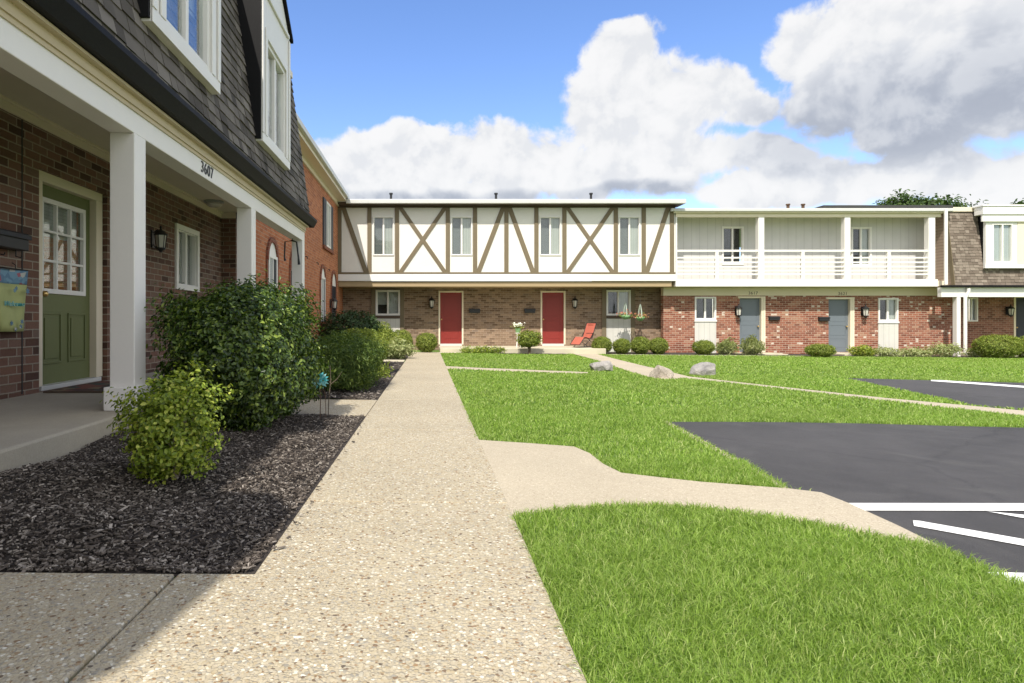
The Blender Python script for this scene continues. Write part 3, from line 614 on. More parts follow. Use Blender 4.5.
def lantern_proto():
    t=thing('wall_lantern','','wall lantern')
    mb=MB(); mb.box(-.05,.05,-.02,0,-.12,.14); mb.tube([(0,-.01,.10),(0,-.08,.15),(0,-.13,.13)],.010,8); mb.tube([(0,-.01,-.06),(0,-.07,-.14),(0,-.13,-.17)],.008,8); mb.build('bracket',M['black'],t,bevel=.004)
    mb=MB()
    for k in range(6):
        a=k*math.pi/3; mb.tube([(.062*math.cos(a),-.13+.062*math.sin(a),-.12),(.085*math.cos(a),-.13+.085*math.sin(a),.07)],.006,6)
    mb.lathe([(.02,-.19),(.03,-.165),(.07,-.135),(.068,-.12)],(0,-.13,0),12); mb.lathe([(.095,.068),(.10,.078),(.06,.125),(.022,.15),(.012,.17),(.02,.185),(.008,.21)],(0,-.13,0),12)
    mb.build('cage',M['black'],t)
    MB().lathe([(.052,-.12),(.074,.066)],(0,-.13,0),6).build('lamp_glass',M['lampglass'],t)
    return t
def mailbox_proto():
    t=thing('mailbox','','mailbox')
    mb=MB(); mb.box(-.19,.19,-.10,0,-.07,.07); mb.build('box',M['black'],t,bevel=.008)
    mb=MB(); pr=[(0,.085),(-.115,.06),(-.118,.02),(-.106,.02),(-.104,.055),(0,.073)]; mb.prism([(-.2,y,z) for y,z in pr],[(.2,y,z) for y,z in pr]); mb.build('lid',M['black'],t,bevel=.003)
    for s in (-.1,.1): MB().tube([(s,-.05,-.07),(s,-.05,-.12),(s,-.09,-.13),(s,-.10,-.11)],.005,6).build('paper_hook',M['black'],t)
    return t
LP=[lantern_proto()]; MP=[mailbox_proto()]
def place(store,F,u,z,d,label,group,scale=1.0):
    o=store[0] if len(store)==1 else copy_tree(store[0]); store.append(o)
    o.location=F.p(u,z,d); n=F.N; o.rotation_euler=(0,0,math.atan2(n.x,-n.y)); o.scale=(scale,)*3; o['label']=label; o['group']=group; return o

# ------------------------------------------------------------------ near house with porch (left)
XW=-3.55; XB=-2.13; FL=FX(XW); FP=FX(XB); PZ=.262; YE=10.55
Hs=house('porch_townhouse','dark brick townhouse with white porch posts and dark shingled mansard with dormers')
win=(8.62,9.48,1.36,2.28); dr=(5.63,6.82,.262,2.30)
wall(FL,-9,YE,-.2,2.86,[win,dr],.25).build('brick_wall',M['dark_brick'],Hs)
mb=MB(); mb.box(-3.78,-3.305,YE+.0,YE+.22,-.2,2.75); mb.build('end_wall',M['dark_brick'],Hs)
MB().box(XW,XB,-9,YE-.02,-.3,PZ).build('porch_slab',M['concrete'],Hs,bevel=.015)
# upper storey core and flat roof
mb=MB(); mb.box(-9,-3.0,-9,YE-.02,2.9,5.05); mb.build('upper_wall',M['dark_brick'],Hs)
# porch ceiling
MB().box(XW,-2.3,-9,YE,2.76,2.86).build('porch_ceiling',M['ceiling'],Hs)
mb=MB(); mb.fbox(FL,-9,YE,2.665,2.76,.0,.022); mb.fbox(FL,-9,YE,2.735,2.76,.022,.05); mb.fbox(Frame((-3.55,YE),(1,0),(0,-1)),0,.245,2.665,2.76,0,.022); mb.build('ceiling_trim',M['cream'],Hs,bevel=.004)
# beam + trim
MB().box(-2.30,XB,-9,YE-.02,2.262,2.50).build('porch_beam',M['white'],Hs,bevel=.006)
mb=MB(); mb.box(-2.12,-2.105,-9,YE-.02,2.445,2.505); mb.box(-2.128,-2.118,-9,YE-.02,2.415,2.447); mb.box(-2.30,-2.06,-9,YE+.0,2.505,2.525); mb.build('beam_trim',M['yellow_trim'],Hs)
mb=MB(); mb.box(-2.30,-2.16,-9,YE-.1,2.525,2.76); mb.build('beam_core',M['white'],Hs)
for i,y in enumerate((-1.42,1.52,4.46,7.39,10.33)):
    mb=MB(); mb.box(-2.305,XB+.004,y,y+.18,PZ+.0,2.262); p=mb.build('porch_post',M['white'],Hs,bevel=.006)
    MB().box(-2.335,XB+.034,y-.03,y+.21,PZ+.002,PZ+.17).build('post_base',M['white'],p,bevel=.006)
    MB().box(-2.325,XB+.012,y-.008,y+.188,2.18,2.2615).build('post_cap',M['white'],p,bevel=.004) if i in () else None
# gutter: K profile
mb=MB(); pr=[(-2.075,2.53),(-2.01,2.53),(-1.985,2.575),(-1.955,2.625),(-1.955,2.665),(-1.965,2.668),(-1.972,2.625),(-2.02,2.57),(-2.07,2.57)]
mb.prism([(x,-9,z) for x,z in pr],[(x,YE+.18,z) for x,z in pr]); mb.prism([(x,YE+.18,z) for x,z in [(-2.075,2.53),(-2.01,2.53),(-1.955,2.625),(-1.955,2.668),(-2.075,2.668)]],[(x,YE+.184,z) for x,z in [(-2.075,2.53),(-2.01,2.53),(-1.955,2.625),(-1.955,2.668),(-2.075,2.668)]])
for y in np.arange(.4,YE,.6): mb.box(-2.07,-1.96,y,y+.02,2.645,2.655)
mb.build('gutter',M['gutter'],Hs)
mb=MB(); mb.box(-2.30,-2.077,-9,YE+.16,2.53,2.70); mb.build('eave_board',M['gutter'],Hs)
# mansard body, shingles
FM=FX(-2.05); MZ0,MZ1,MB_=2.66,5.06,.33
mb=MB()
pr=[(-3.6,2.87),(-2.31,2.87),(-2.31,2.535),(-2.06,2.62),(-2.06-MB_,5.06),(-3.6,5.06)]
mb.prism([(x,-9,z) for x,z in pr],[(x,YE,z) for x,z in pr])
mb.build('mansard_core',M['gutter'],Hs)
shingles(FM,-4.5,YE+.03,MZ0,MZ1,MB_,Hs,M['shingle'],'mansard_shingles',.12)
shingles(Frame((-3.6,YE+.03),(1,0),(0,1)),0,1.22,MZ0,MZ1,.0,Hs,M['shingle'],'gable_end_shingles')
mb=MB(); mb.box(-9,-2.35,-9,YE+.06,5.06,5.16); mb.build('roof_cap',M['cream'],Hs)
# dormers
for yc in (-1.3,5.24,8.21):
    hw=.73; FD=FX(-2.03 if yc>0 else -2.10); zb,zs,zt=3.09,4.98,5.57
    op=(yc-.50,yc+.50,3.20,4.42)
    dm=wall(FD,yc-hw,yc+hw,zb,zs,[op],.10); dm.fpoly(FD,[(yc-hw,zs),(yc+hw,zs),(yc,zt)],-.10,0)
    d=dm.build('dormer',M['white'],Hs,bevel=.004)
    mb=MB()
    for a,b_,c,e in ((op[0]-.09,op[1]+.09,4.42,4.53),(op[0]-.09,op[0],3.20,4.42),(op[1],op[1]+.09,3.20,4.42)): mb.fbox(FD,a,b_,c,e,.003,.018)
    mb.fbox(FD,yc-hw+.002,yc+hw-.002,zb-.002,3.195,.003,.014); mb.fbox(FD,yc-hw+.1,yc+hw-.1,4.93,4.98,.003,.03); mb.fbox(FD,yc-hw-.0,yc-hw+.07,3.2,4.92,.003,.02); mb.fbox(FD,yc+hw-.07,yc+hw,3.2,4.92,.003,.02); mb.build('casing',M['white'],d,bevel=.004)
    for s in (-1,1):
        y0=yc+s*hw; mb=MB(); a,b_=(y0-.0,y0+.03) if s>0 else (y0-.03,y0-.0)
        mb.box(-3.2,-2.035,a,b_,zb+.02,zs); mb.build('cheek',M['gutter'],d)
        mb=MB(); k=(zt-zs)/hw; e=.07
        pa=[(yc,zt+.02),(yc+s*(hw+e),zs-k*e+.02),(yc+s*(hw+e),zs-k*e+.07),(yc,zt+.07)]
        mb.prism([(-3.3,y,z) for y,z in pa],[(-1.985 if yc>0 else -2.03,y,z) for y,z in pa]); mb.build('dormer_roof',M['gutter'],d)
    # windows of the dormer (sub-parts)
    fw=.05; mb=MB(); a0,a1,c0,c1=op
    mb.fbox(FD,a0,a1,c0,c0+fw,-.09,-.01); mb.fbox(FD,a0,a1,c1-fw,c1,-.09,-.01); mb.fbox(FD,a0,a0+fw,c0+fw,c1-fw,-.09,-.01); mb.fbox(FD,a1-fw,a1,c0+fw,c1-fw,-.09,-.01); mb.fbox(FD,yc-.03,yc+.03,c0+fw,c1-fw,-.08,-.02)
    mb.build('window_frame',M['white'],d,bevel=.004)
    for p,q in ((a0+fw,yc-.03),(yc+.03,a1-fw)): MB().fbox(FD,p,q,c0+fw,c1-fw,-.06,-.055).build('pane',M['glass'],d)
    MB().fbox(FD,a0,yc+.0,c0,c1,-.16,-.15).build('blind',M['dark_room'],d); MB().fbox(FD,yc+.0,a1,c0,c1,-.16,-.15).build('curtain',M['curtain'],d)
window(FL,*win,Hs,d=.03,fw=.075,left='blind',right='curtain')
# olive half-glazed door
u0,u1,z0,z1=5.75,6.69,.305,2.215; gl=(u0+.10,u1-.14,z0+.90,z1-.16)
dmb=wall(Frame((XW-.12,0),(0,1),(1,0)),u0,u1,z0,z1,[gl],.045)
for a,b_,c,e in ((.10,.44,.10,.36),(.56,.90,.10,.36)):
    A,B_,C_,E=u0+a*(u1-u0),u0+b_*(u1-u0),z0+c*(z1-z0),z0+e*(z1-z0)
    for q in ((A,B_,C_,C_+.02),(A,B_,E-.02,E),(A,A+.02,C_+.02,E-.02),(B_-.02,B_,C_+.02,E-.02)): dmb.fbox(FL,*q,-.119,-.108)
    dmb.fbox(FL,A+.05,B_-.05,C_+.05,E-.05,-.119,-.110)
d=dmb.build('door',M['green'],Hs,bevel=.003)
d['label']='olive green front door with nine-light window'
mb=MB(); a,b_,c,e=gl
for q in ((a-.03,b_+.03,c-.03,c+.015),(a-.03,b_+.03,e-.015,e+.03),(a-.03,a+.015,c+.015,e-.015),(b_-.015,b_+.03,c+.015,e-.015)): mb.fbox(FL,*q,-.14,-.102)
for k in (1,2):
    uu=a+(b_-a)*k/3; zz=c+(e-c)*k/3; mb.fbox(FL,uu-.012,uu+.012,c+.015,e-.015,-.14,-.106); mb.fbox(FL,a+.015,b_-.015,zz-.012,zz+.012,-.139,-.107)
mb.build('muntins',M['white'],d,bevel=.002); MB().fbox(FL,a,b_,c,e,-.145,-.14).build('pane',M['glass'],d); MB().fbox(FL,a,b_,c+(e-c)*.62,e,-.19,-.185).build('blind',M['blind'],d)
MB().fbox(FL,a-.05,b_+.05,c-.05,e+.05,-.6,-.58).build('dim_interior',M['dark_room'],d); knob(FL,u0+.07,z0+.86,-.118,d)
doorframe(FL,u0,u1,z0,z1,M['cream'],Hs,.118,-.16,-.045); MB().fbox(FL,u0-.05,u1+.05,PZ+.001,z0,-.16,-.02).build('threshold',M['metal'],Hs,bevel=.004)
text('3607',.15,FP,5.92,2.345,.003,M['black'],Hs)
mb=MB(); mb.fbox(FL,5.385,5.40,PZ+.01,2.66,.001,.004); mb.build('control_joint',M['dark_room'],Hs)
# porch things
place(LP,FL,7.92,1.95,.001,'black wall lantern on dark porch brick between green door and window','black coach lanterns on the house walls',.85)
place(MP,FL,5.13,1.58,.001,'black mailbox on the dark brick left of the green door','black wall mailboxes',1.05)
t=thing('ceiling_light','small dark flush ceiling light under the porch roof','ceiling light',(-3.33,9.55,2.76))
MB().lathe([(.0,0),(.15,0),(.15,-.02),(.13,-.03)],(0,0,0),20).build('base_plate',M['pewter'],t); MB().lathe([(.12,-.03),(.115,-.06),(.07,-.085),(.01,-.09)],(0,0,0),20).build('shade',M['lampglass'],t,smooth=True)
t=thing('door_mat','rust red patterned door mat on the porch before the green door','door mat',(-3.15,6.1,PZ+.002)); mb=MB(); mb.box(-.3,.34,-.52,.42,0,.012); mb.build('mat_field',M['mat'],t,bevel=.004)
mb=MB(); 
for q in ((-.32,.36,-.54,-.52),(-.32,.36,.42,.44),(-.32,-.3,-.52,.42),(.34,.36,-.52,.42)): mb.box(*q,0,.014)
mb.build('mat_border',M['timber_dark'],t)
# banner (garden flag)
t=thing('garden_flag','small floral welcome flag, blue above lime yellow, hanging by the mailbox','flag',(XW+.03,5.12,.88))
def banner(z0,z1,name,m,par):
    mb=MB(); nu,nz=8,6; vs=[]; fs=[]
    for j in range(nz+1):
        z=z0+(z1-z0)*j/nz
        for i in range(nu+1):
            f=i/nu; lo=-.30+.22*(1-(z+.02)/.46)*.95; y=lo+(.245-lo)*f; vs.append((.03+.025*math.sin(f*5+z*4),y,z))
    for j in range(nz):
        for i in range(nu): a=j*(nu+1)+i; fs.append((a,a+1,a+nu+2,a+nu+1))
    mb.add(vs,fs); o=mb.build(name,m,par,smooth=True,fixn=False); s=o.modifiers.new('Solid','SOLIDIFY'); s.thickness=.003; return o
M['flag_yellow']=paint('flag_yellow',(.46,.49,.20),.8,.2,9); 
m,nt,b,o=newmat('flag_flowers'); g=geo(nt); vo=N(nt,'ShaderNodeTexVoronoi'); vo.inputs['Scale'].default_value=22; L(nt,g.outputs['Position'],vo.inputs[0]); sc=N(nt,'ShaderNodeSeparateColor'); L(nt,vo.outputs[1],sc.inputs[0])
c=ramp(nt,sc.outputs[0],[(0,(.12,.22,.32)),(.35,(.18,.32,.42)),(.65,(.38,.12,.15)),(.75,(.14,.27,.36)),(.9,(.50,.50,.46))],'CONSTANT'); L(nt,c,b.inputs['Base Color']); b.inputs['Roughness'].default_value=.8; M['flag_flowers']=m
banner(-.06,.34,'yellow_field',M['flag_yellow'],t); banner(.34,.46,'flower_band',M['flag_flowers'],t)
FT2=Frame((XW,0),(0,1),(1,0))
o=text('Welcome',.058,Frame((0.062,0),(0,1),(1,0)),.03,.17,.004,M['teal'],t,'lettering',.3)
rr=random.Random(4)
for k in range(7):
    y=rr.uniform(.0,.22); z=rr.choice([rr.uniform(-.05,.06),rr.uniform(.22,.32)]); r_=rr.uniform(.02,.035)
    mb=MB(); pts=[(.062,y+r_*(1 if i%2 else .45)*math.cos(i*math.pi/6),z+r_*(1 if i%2 else .45)*math.sin(i*math.pi/6)) for i in range(12)]
    mb.prism(pts,[(x+.003,y_,z_) for x,y_,z_ in pts]); mb.build('flower_print',M['flag_flowers'],t)
mb=MB(); mb.tube([(.03,-.34,.465),(.03,.26,.465)],.006,6); mb.tube([(.0,.1,.52),(.03,.1,.50),(.03,.1,.465)],.004,6); mb.tube([(.0,-.18,.52),(.03,-.18,.50),(.03,-.18,.465)],.004,6); mb.build('hanger_rod',M['black'],t)
# bracket hooks by the end post
t=thing('hanging_bracket','black double hook bracket hanging from the porch beam by the end post','plant hook',(-2.25,10.2,2.262))
mb=MB(); mb.tube([(0,-.06,0),(0,-.06,-.03),(-.12,-.06,-.05),(-.13,-.06,-.30),(-.12,-.06,-.36)],[.012,.014,.014,.012,.02],8); mb.build('hook',M['black'],t)
mb=MB(); mb.tube([(0,-.06,-.03),(.06,-.02,-.05),(.09,-.02,-.30),(.10,-.02,-.42)],[.012,.014,.014,.024],8); mb.build('hook',M['black'],t)

# ------------------------------------------------------------------ orange brick house
XO=-3.3; FO=FX(XO); YO=23.0
Ho=house('orange_brick_townhouse','orange brick townhouse with arched openings and dark shutters')
wall(FO,YE+.24,YO+.6,-.3,5.15,[],.3).build('brick_wall',M['orange_brick'],Ho)
mb=MB(); mb.box(-9,XO-.3,YE+.24,YE+.5,-.3,5.14); mb.build('gable_wall',M['orange_brick'],Ho)
mb=MB(); mb.box(-9,-2.95,YE+.1,YO-.76,5.15,5.20); mb.box(XO,-3.25,YE+.24,YO-.76,5.03,5.148); mb.box(-2.965,-2.95,YE+.1,YO-.76,5.20,5.36); mb.build('soffit',M['cream'],Ho)
mb=MB(); mb.box(-2.948,-2.85,YE+.1,YO-.77,5.24,5.38); mb.build('gutter',M['metal'],Ho,bevel=.02)
mb=MB(); mb.box(-9,-2.966,YE+.1,YO+3,5.202,5.34); mb.build('roof',M['asphalt_roof'],Ho)
def arch(uc,w,zs,zt,par,door=False,z0=.9):
    hw=w/2; n=12; r=zt-zs
    top=[(uc+hw*math.cos(math.pi*k/n),zs+r*math.sin(math.pi*k/n)) for k in range(n+1)]
    mb=MB(); t2=.11
    outer=[(uc+(hw+t2)*math.cos(math.pi*k/n),zs+(r+t2)*math.sin(math.pi*k/n)) for k in range(n+1)]
    for k in range(n): mb.fpoly(FO,[top[k],outer[k],outer[k+1],top[k+1]],.001,.045)
    mb.fbox(FO,uc-hw-t2,uc-hw,z0-.05,zs,.001,.03); mb.fbox(FO,uc+hw,uc+hw+t2,z0-.05,zs,.001,.03)
    if not door: mb.fbox(FO,uc-hw-t2,uc+hw+t2,z0-.14,z0-.052,.001,.07)
    w_=mb.build('arched_door' if door else 'arched_window',M['orange_dark'],par)
    MB().fpoly(FO,[(uc+hw,z0)]+top+[(uc-hw,z0)],.001,.012).build('arch_panel',M['white'],w_)
    f=MB(); a,b_,c,e=uc-hw+.02,uc+hw-.02,z0+.02,zs+.12
    if door:
        f.fbox(FO,a+.06,b_-.06,z0,zs,.0125,.03); f.build('door_leaf',M['navy_door'],w_)
    else:
        for q in ((a,b_,c,c+.06),(a,b_,e-.06,e),(a,a+.06,c+.06,e-.06),(b_-.06,b_,c+.06,e-.06),(uc-.02,uc+.02,c+.06,e-.06)): f.fbox(FO,*q,.0125,.04)
        f.build('window_frame',M['white'],w_); MB().fbox(FO,a+.06,uc-.02,c+.06,e-.06,.0125,.02).build('pane',M['blind'],w_); MB().fbox(FO,uc+.02,b_-.06,c+.06,e-.06,.0125,.02).build('pane',M['dark_room'],w_)
arch(12.92,.74,2.16,2.56,Ho); arch(15.05,.92,2.12,2.56,Ho,True,.05); arch(19.0,.74,2.16,2.56,Ho); arch(21.15,.92,2.12,2.56,Ho,True,.05)
for uc in (13.0,19.95):
    op=(uc-.42,uc+.42,3.28,4.72); mb=MB()
    for q in ((op[0],op[1],3.28,3.35),(op[0],op[1],4.65,4.72),(op[0],op[0]+.06,3.35,4.65),(op[1]-.06,op[1],3.35,4.65),(uc-.025,uc+.025,3.35,4.65)): mb.fbox(FO,*q,.001,.05)
    w_=mb.build('window',M['white'],Ho)
    MB().fbox(FO,op[0]+.06,uc-.025,3.35,4.65,.002,.02).build('pane',M['curtain'],w_); MB().fbox(FO,uc+.025,op[1]-.06,3.35,4.65,.002,.02).build('pane',M['curtain'],w_)
    MB().fbox(FO,uc-.95,uc+.95,3.17,3.275,.001,.07).build('sill',M['orange_dark'],w_)
    for s in (-1,1):
        a=uc+s*.44; b_=uc+s*.92; MB().fbox(FO,min(a,b_),max(a,b_),3.28,4.74,.001,.045).build('shutter',M['shutter'],Ho)
for y,z in ((16.4,2.63),(18.0,2.62),(20.1,2.6)):
    p=Vector(FO.p(y,z,0)); mb=MB(); mb.tube([p,p+Vector((.05,0,0)),p+Vector((.055,0,-.06))],.014,8); mb.build('cable_clamp',M['black'],Ho)
place(LP,FO,14.35,1.55,.001,'black wall lantern on orange brick, the one nearer the porch posts','black coach lanterns on the house walls',1.15)
place(LP,FO,20.45,1.50,.001,'black wall lantern on orange brick near the inner corner','black coach lanterns on the house walls',1.15)

# ------------------------------------------------------------------ half-timbered house
YU=22.24; YL=23.4; FT=FY(YU); FTl=FY(YL); ku=YU/F_; kl=YL/F_
UX=lambda p:(p-VX)*ku; UZ=lambda r:H+(VY-r)*ku; LX=lambda p:(p-VX)*kl; LZ=lambda r:H+(VY-r)*kl
Ht=house('half_timbered_townhouse','long two storey house with cream panels and brown half-timbering over brown brick')
xl,xr=-3.29,UX(675.2); wins=[(373,394),(451,472.3),(539.6,561),(618.8,640)]
wops=[(UX(a),UX(b_),UZ(255.6),UZ(216.6)) for a,b_ in wins]
wall(FT,xl,xr,UZ(273.5),5.06,wops,.2).build('panel_wall',M['stucco'],Ht)
for (a,b_,c,e) in wops: window(FT,a,b_,c,e,Ht,d=.03,fw=.035,left='shade',right='curtain',rec=.08)
def beam(u0_,u1_,z0_,z1_): 
    mb=MB(); mb.fbox(FT,u0_,u1_,z0_,z1_,.002,.035); mb.build('timber',M['timber'],Ht,bevel=.005)
zt_,zb_=UZ(207.8),UZ(272.2)
MB().fbox(FT,xl,xr,zt_,UZ(204.4),.002,.04).build('top_rail',M['timber_dark'],Ht,bevel=.005)
MB().fbox(FT,xl,xr,UZ(274.2),zb_,.002,.04).build('bottom_rail',M['timber'],Ht,bevel=.005)
posts=[339.6,369.5,397,447.8,475,506.3,536.3,564.3,615.7,643.6,671.8]
for p in posts: beam(UX(p)-.075,UX(p)+.075,zb_,zt_)
def diag(p0,p1,up,d=(.003,.030)):
    a,b_=UX(p0),UX(p1); w=.085; z0_,z1_=(zb_,zt_) if up else (zt_,zb_)
    mb=MB(); mb.fpoly(FT,[(a-w,z0_),(a+w,z0_),(b_+w,z1_),(b_-w,z1_)],*d); mb.build('brace',M['timber'],Ht,bevel=.005)
diag(343.5,366,False); diag(400.5,445,True); diag(400.5,445,False,(.004,.027)); diag(478.3,503,True); diag(509.5,533,False); diag(567.5,612.5,True); diag(567.5,612.5,False,(.004,.027)); diag(646.5,668,True)
MB().fbox(FT,xl-.0,xr,UZ(281),UZ(274.4),.0,.05).build('white_fascia',M['white'],Ht,bevel=.005)
MB().fbox(FT,xl,xr-.12,2.17,2.368,-.18,-.02).build('tan_girder',M['tan'],Ht,bevel=.006)
MB().box(xl,xr,YU+.20,YL+.1,2.175,2.36).build('soffit',M['tan'],Ht)
# roof + eave
mb=MB(); mb.box(xl-.1,8.99,YU-.48,33,5.13,5.20); mb.build('roof',M['metal'],Ht,bevel=.01)
mb=MB(); mb.box(-2.95,8.99,YU-.50,YU-.40,5.06,5.215); mb.build('gutter',M['metal'],Ht,bevel=.02)
mb=MB(); mb.box(xl,8.97,YU-.40,YU+.3,5.062,5.125); mb.build('eave_soffit',M['timber_dark'],Ht)
mb=MB(); mb.box(xl,xl+.2,YU+.21,32.9,2.4,5.05); mb.box(xr-.2,xr,YU+.21,32.9,2.4,5.05); mb.build('side_wall',M['stucco'],Ht)
for px_ in (391,496,591):
    x=(px_-VX)*25/F_; MB().lathe([(.05,5.2),(.05,6.04),(.075,6.04),(.075,6.1)],(x,25,0),10).build('vent_pipe',M['black'],Ht)
# lower wall
wl=[(LX(375.7),LX(400),LZ(315.5),LZ(290)),(LX(606.2),LX(630.6),LZ(315.5),LZ(290))]
dl=[(LX(440),LX(462),.05,LZ(292.3)),(LX(542),LX(564),.05,LZ(292.3))]
pn=[(LX(375.7),LX(400),-.3,LZ(318.4)),(LX(606.2),LX(630.6),-.3,LZ(318.4))]
wall(FTl,xl,8.75,-.4,2.36,wl+dl,.25).build('brick_wall',M['brown_brick'],Ht)
for i,(a,b_,c,e) in enumerate(wl):
    window(FTl,a,b_,c,e,Ht,d=.03,fw=.06,left='dark_room' if i else 'blind',right='curtain')
    for q in ((a-.17,a,-.35,2.20),(b_,b_+.15,-.35,2.20)): MB().fbox(FTl,*q,.002,.04).build('timber_post',M['timber'] if q[0]>a else M['timber'],Ht,bevel=.004)
    MB().fbox(FTl,a,b_,LZ(318.5),c,.002,.045).build('sill_rail',M['timber_dark'],Ht,bevel=.004)
    MB().fbox(FTl,a,b_,e,2.18,.002,.035).build('head_rail',M['timber_dark'],Ht)
    MB().fbox(FTl,a,b_,-.35,LZ(318.5),.002,.025).build('white_panel',M['panel'],Ht)
for (a,b_,c,e) in dl:
    d=paneled(FTl,a,b_,c,e,M['red'],Ht,[(.14,.86,.54,.93),(.14,.86,.10,.46)]); d['label']='red front door'
    knob(FTl,a+.06,c+.95,-.065,d); MB().fbox(FTl,a,b_,-.0,c+.03,-.068,.03).build('threshold',M['metal'],d)
    doorframe(FTl,a,b_,c,e,M['cream'],Ht,.055,-.14,.02)
MB().box(.34,5.95,20.95,YL+.02,-.4,.0).build('porch_slab',M['slab'],Ht,bevel=.015)
place(LP,FTl,LX(431.6),LZ(303),.001,'black wall lantern on brown brick left of the first red door','black coach lanterns on the house walls',1.2)
place(LP,FTl,LX(574),LZ(303),.001,'black wall lantern on brown brick right of the second red door','black coach lanterns on the house walls',1.2)
place(MP,FTl,LX(474.5),LZ(311),.001,'black mailbox on brown brick right of the first red door','black wall mailboxes',1.05)
place(MP,FTl,LX(529.5),LZ(311),.001,'black mailbox on brown brick left of the second red door','black wall mailboxes',1.05)

# ------------------------------------------------------------------ balcony house
YBf=22.2; YBl=22.85; YBw=23.12; FB=FY(YBl); FBf=FY(YBf); FBw=FY(YBw); kb=YBl/F_; kf=YBf/F_; kw=YBw/F_
BX=lambda p:(p-VX)*kb; BZ=lambda r:H+(VY-r)*kb; fX=lambda p:(p-VX)*kf; fZ=lambda r:H+(VY-r)*kf; wX=lambda p:(p-VX)*kw; wZ=lambda r:H+(VY-r)*kw
Hb=house('balcony_townhouse','flat roofed house with a long white upper balcony over speckled red brick')
bl,br=8.80,18.63
bw=[(BX(694.6),BX(716),BZ(320),BZ(296.7)),(BX(878),BX(898),BZ(321.5),BZ(298))]
bd=[(BX(739.7),BX(761.4),BZ(352.2),BZ(298)),(BX(828.6),BX(850.3),BZ(352.2),BZ(299))]
wall(FB,8.6,19.25,-.6,BZ(295.7),bw+bd,.25).build('brick_wall',M['red_brick'],Hb)
MB().fbox(FB,8.6,19.25,BZ(295.6),2.18,-.25,.004).build('frieze',M['cream'],Hb,bevel=.004)
for i,(a,b_,c,e) in enumerate(bw):
    window(FB,a,b_,c,e,Hb,d=.03,fw=.055,left='dark_room',right='dark_room' if i==0 else 'curtain')
    MB().fbox(FB,a,b_-.05*0,-.5,c-.03,.002,.02).build('white_panel',M['panel'],Hb); MB().fbox(FB,a-.02,b_+.02,c-.06,c-.002,.002,.05).build('sill',M['white'],Hb)
for i,(a,b_,c,e) in enumerate(bd):
    d=paneled(FB,a,b_,c,e,M['blue'],Hb,[(.12,.88,.56,.94),(.12,.88,.30,.50),(.12,.88,.07,.25)],-.17,-.12); d['label']='slate blue front door'
    knob(FB,b_-.08,c+.95,-.12,d); doorframe(FB,a,b_,c,e,M['cream'],Hb,.06,-.2,.012,'r' ); MB().fbox(FB,b_+.062,b_+.14,c,e+.06,.002,.02).build('door_casing',M['cream'],Hb)
    MB().box(a-.2,b_+.3,YBl-1.2,YBl-.01,-.5,c-.01).build('door_step',M['slab'],Hb,bevel=.01)
text('3617',.16,FB,BX(753),BZ(293.2),.006,M['timber_dark'],Hb); text('3621',.16,FB,BX(842.6),BZ(293.7),.006,M['timber_dark'],Hb)
MB().fbox(FBf,bl,fX(938),fZ(286.5),fZ(279.2),-.12,0).build('balcony_fascia',M['white'],Hb,bevel=.006)
MB().box(bl,br,YBf+.12,YBw,fZ(286),fZ(280.5)).build('balcony_deck',M['cream'],Hb)
uw=[(wX(721.8),wX(743.5),wZ(265),wZ(226.5)),(wX(851),wX(871.3),wZ(266),wZ(227))]
wall(FBw,bl,br,fZ(280.6),4.95,uw,.2).build('board_wall',M['siding_v'],Hb)
for i,(a,b_,c,e) in enumerate(uw): window(FBw,a,b_,c,e,Hb,d=.03,fw=.06,left='dark_room',right='dark_room' if i==0 else 'curtain')
cols=[(673.7,677.3),(758.6,764.4),(844.8,850.6),(928.8,935.4)]
for a,b_ in cols:
    MB().fbox(FBf,max(fX(a),bl),fX(b_),fZ(279.1),4.80,-.22,-.005).build('balcony_column',M['white'],Hb,bevel=.006)
rl=MB(); mids=[717.6,803.8,890]
for (a,b_),(c,e),mpx in zip(cols[:-1],cols[1:],mids):
    x0,x1,xm=fX(b_),fX(c),fX(mpx)
    r_=MB()
    for zc,hh in ((fZ(250.6),.07),(fZ(257.6),.055),(fZ(262.2),.055),(fZ(266.6),.055),(fZ(270.6),.055),(fZ(274.2),.055)): r_.fbox(FBf,x0,x1,zc-hh/2,zc+hh/2,-.085,-.045)
    rp=r_.build('railing',M['white'],Hb,bevel=.004); MB().fbox(FBf,xm-.055,xm+.055,fZ(279.1),fZ(250.3),-.14,-.04).build('railing_post',M['white'],rp,bevel=.004)
FRB=FY(YBf-.12)
MB().box(bl-.1,18.45,YBf-.10,YBw+.2,4.80,4.86).build('eave_soffit',M['cream'],Hb)
MB().box(bl,18.3,YBf+.0,YBf+.14,4.66,4.80).build('eave_beam',M['cream'],Hb,bevel=.004)
MB().box(bl-.22,18.62,YBf-.16,YBf-.06,4.84,4.95).build('gutter',M['metal'],Hb,bevel=.015)
MB().box(bl-.2,18.62,YBf-.06,33,4.87,4.93).build('roof',M['metal'],Hb)
mb=MB(); mb.box(14.0,18.62,YBf-.14,33,4.956,5.06); mb.build('raised_roof_edge',M['asphalt_roof'],Hb,bevel=.01)
for px_ in (788,803): x=(px_-VX)*26/F_; MB().lathe([(.06,4.93),(.06,5.80),(.085,5.80),(.085,5.85)],(x,26,0),10).build('vent_pipe',M['rust'],Hb)
mb=MB(); mb.box(bl,bl+.2,YBw+.21,32.8,2.0,4.86); mb.build('side_wall',M['siding_v'],Hb)
place(LP,FB,BX(736.6),BZ(311),.001,'pewter topped wall lantern left of the first slate blue door','black coach lanterns on the house walls',1.25)
place(LP,FB,BX(862.5),BZ(311.5),.001,'pewter topped wall lantern right of the second slate blue door','black coach lanterns on the house walls',1.25)
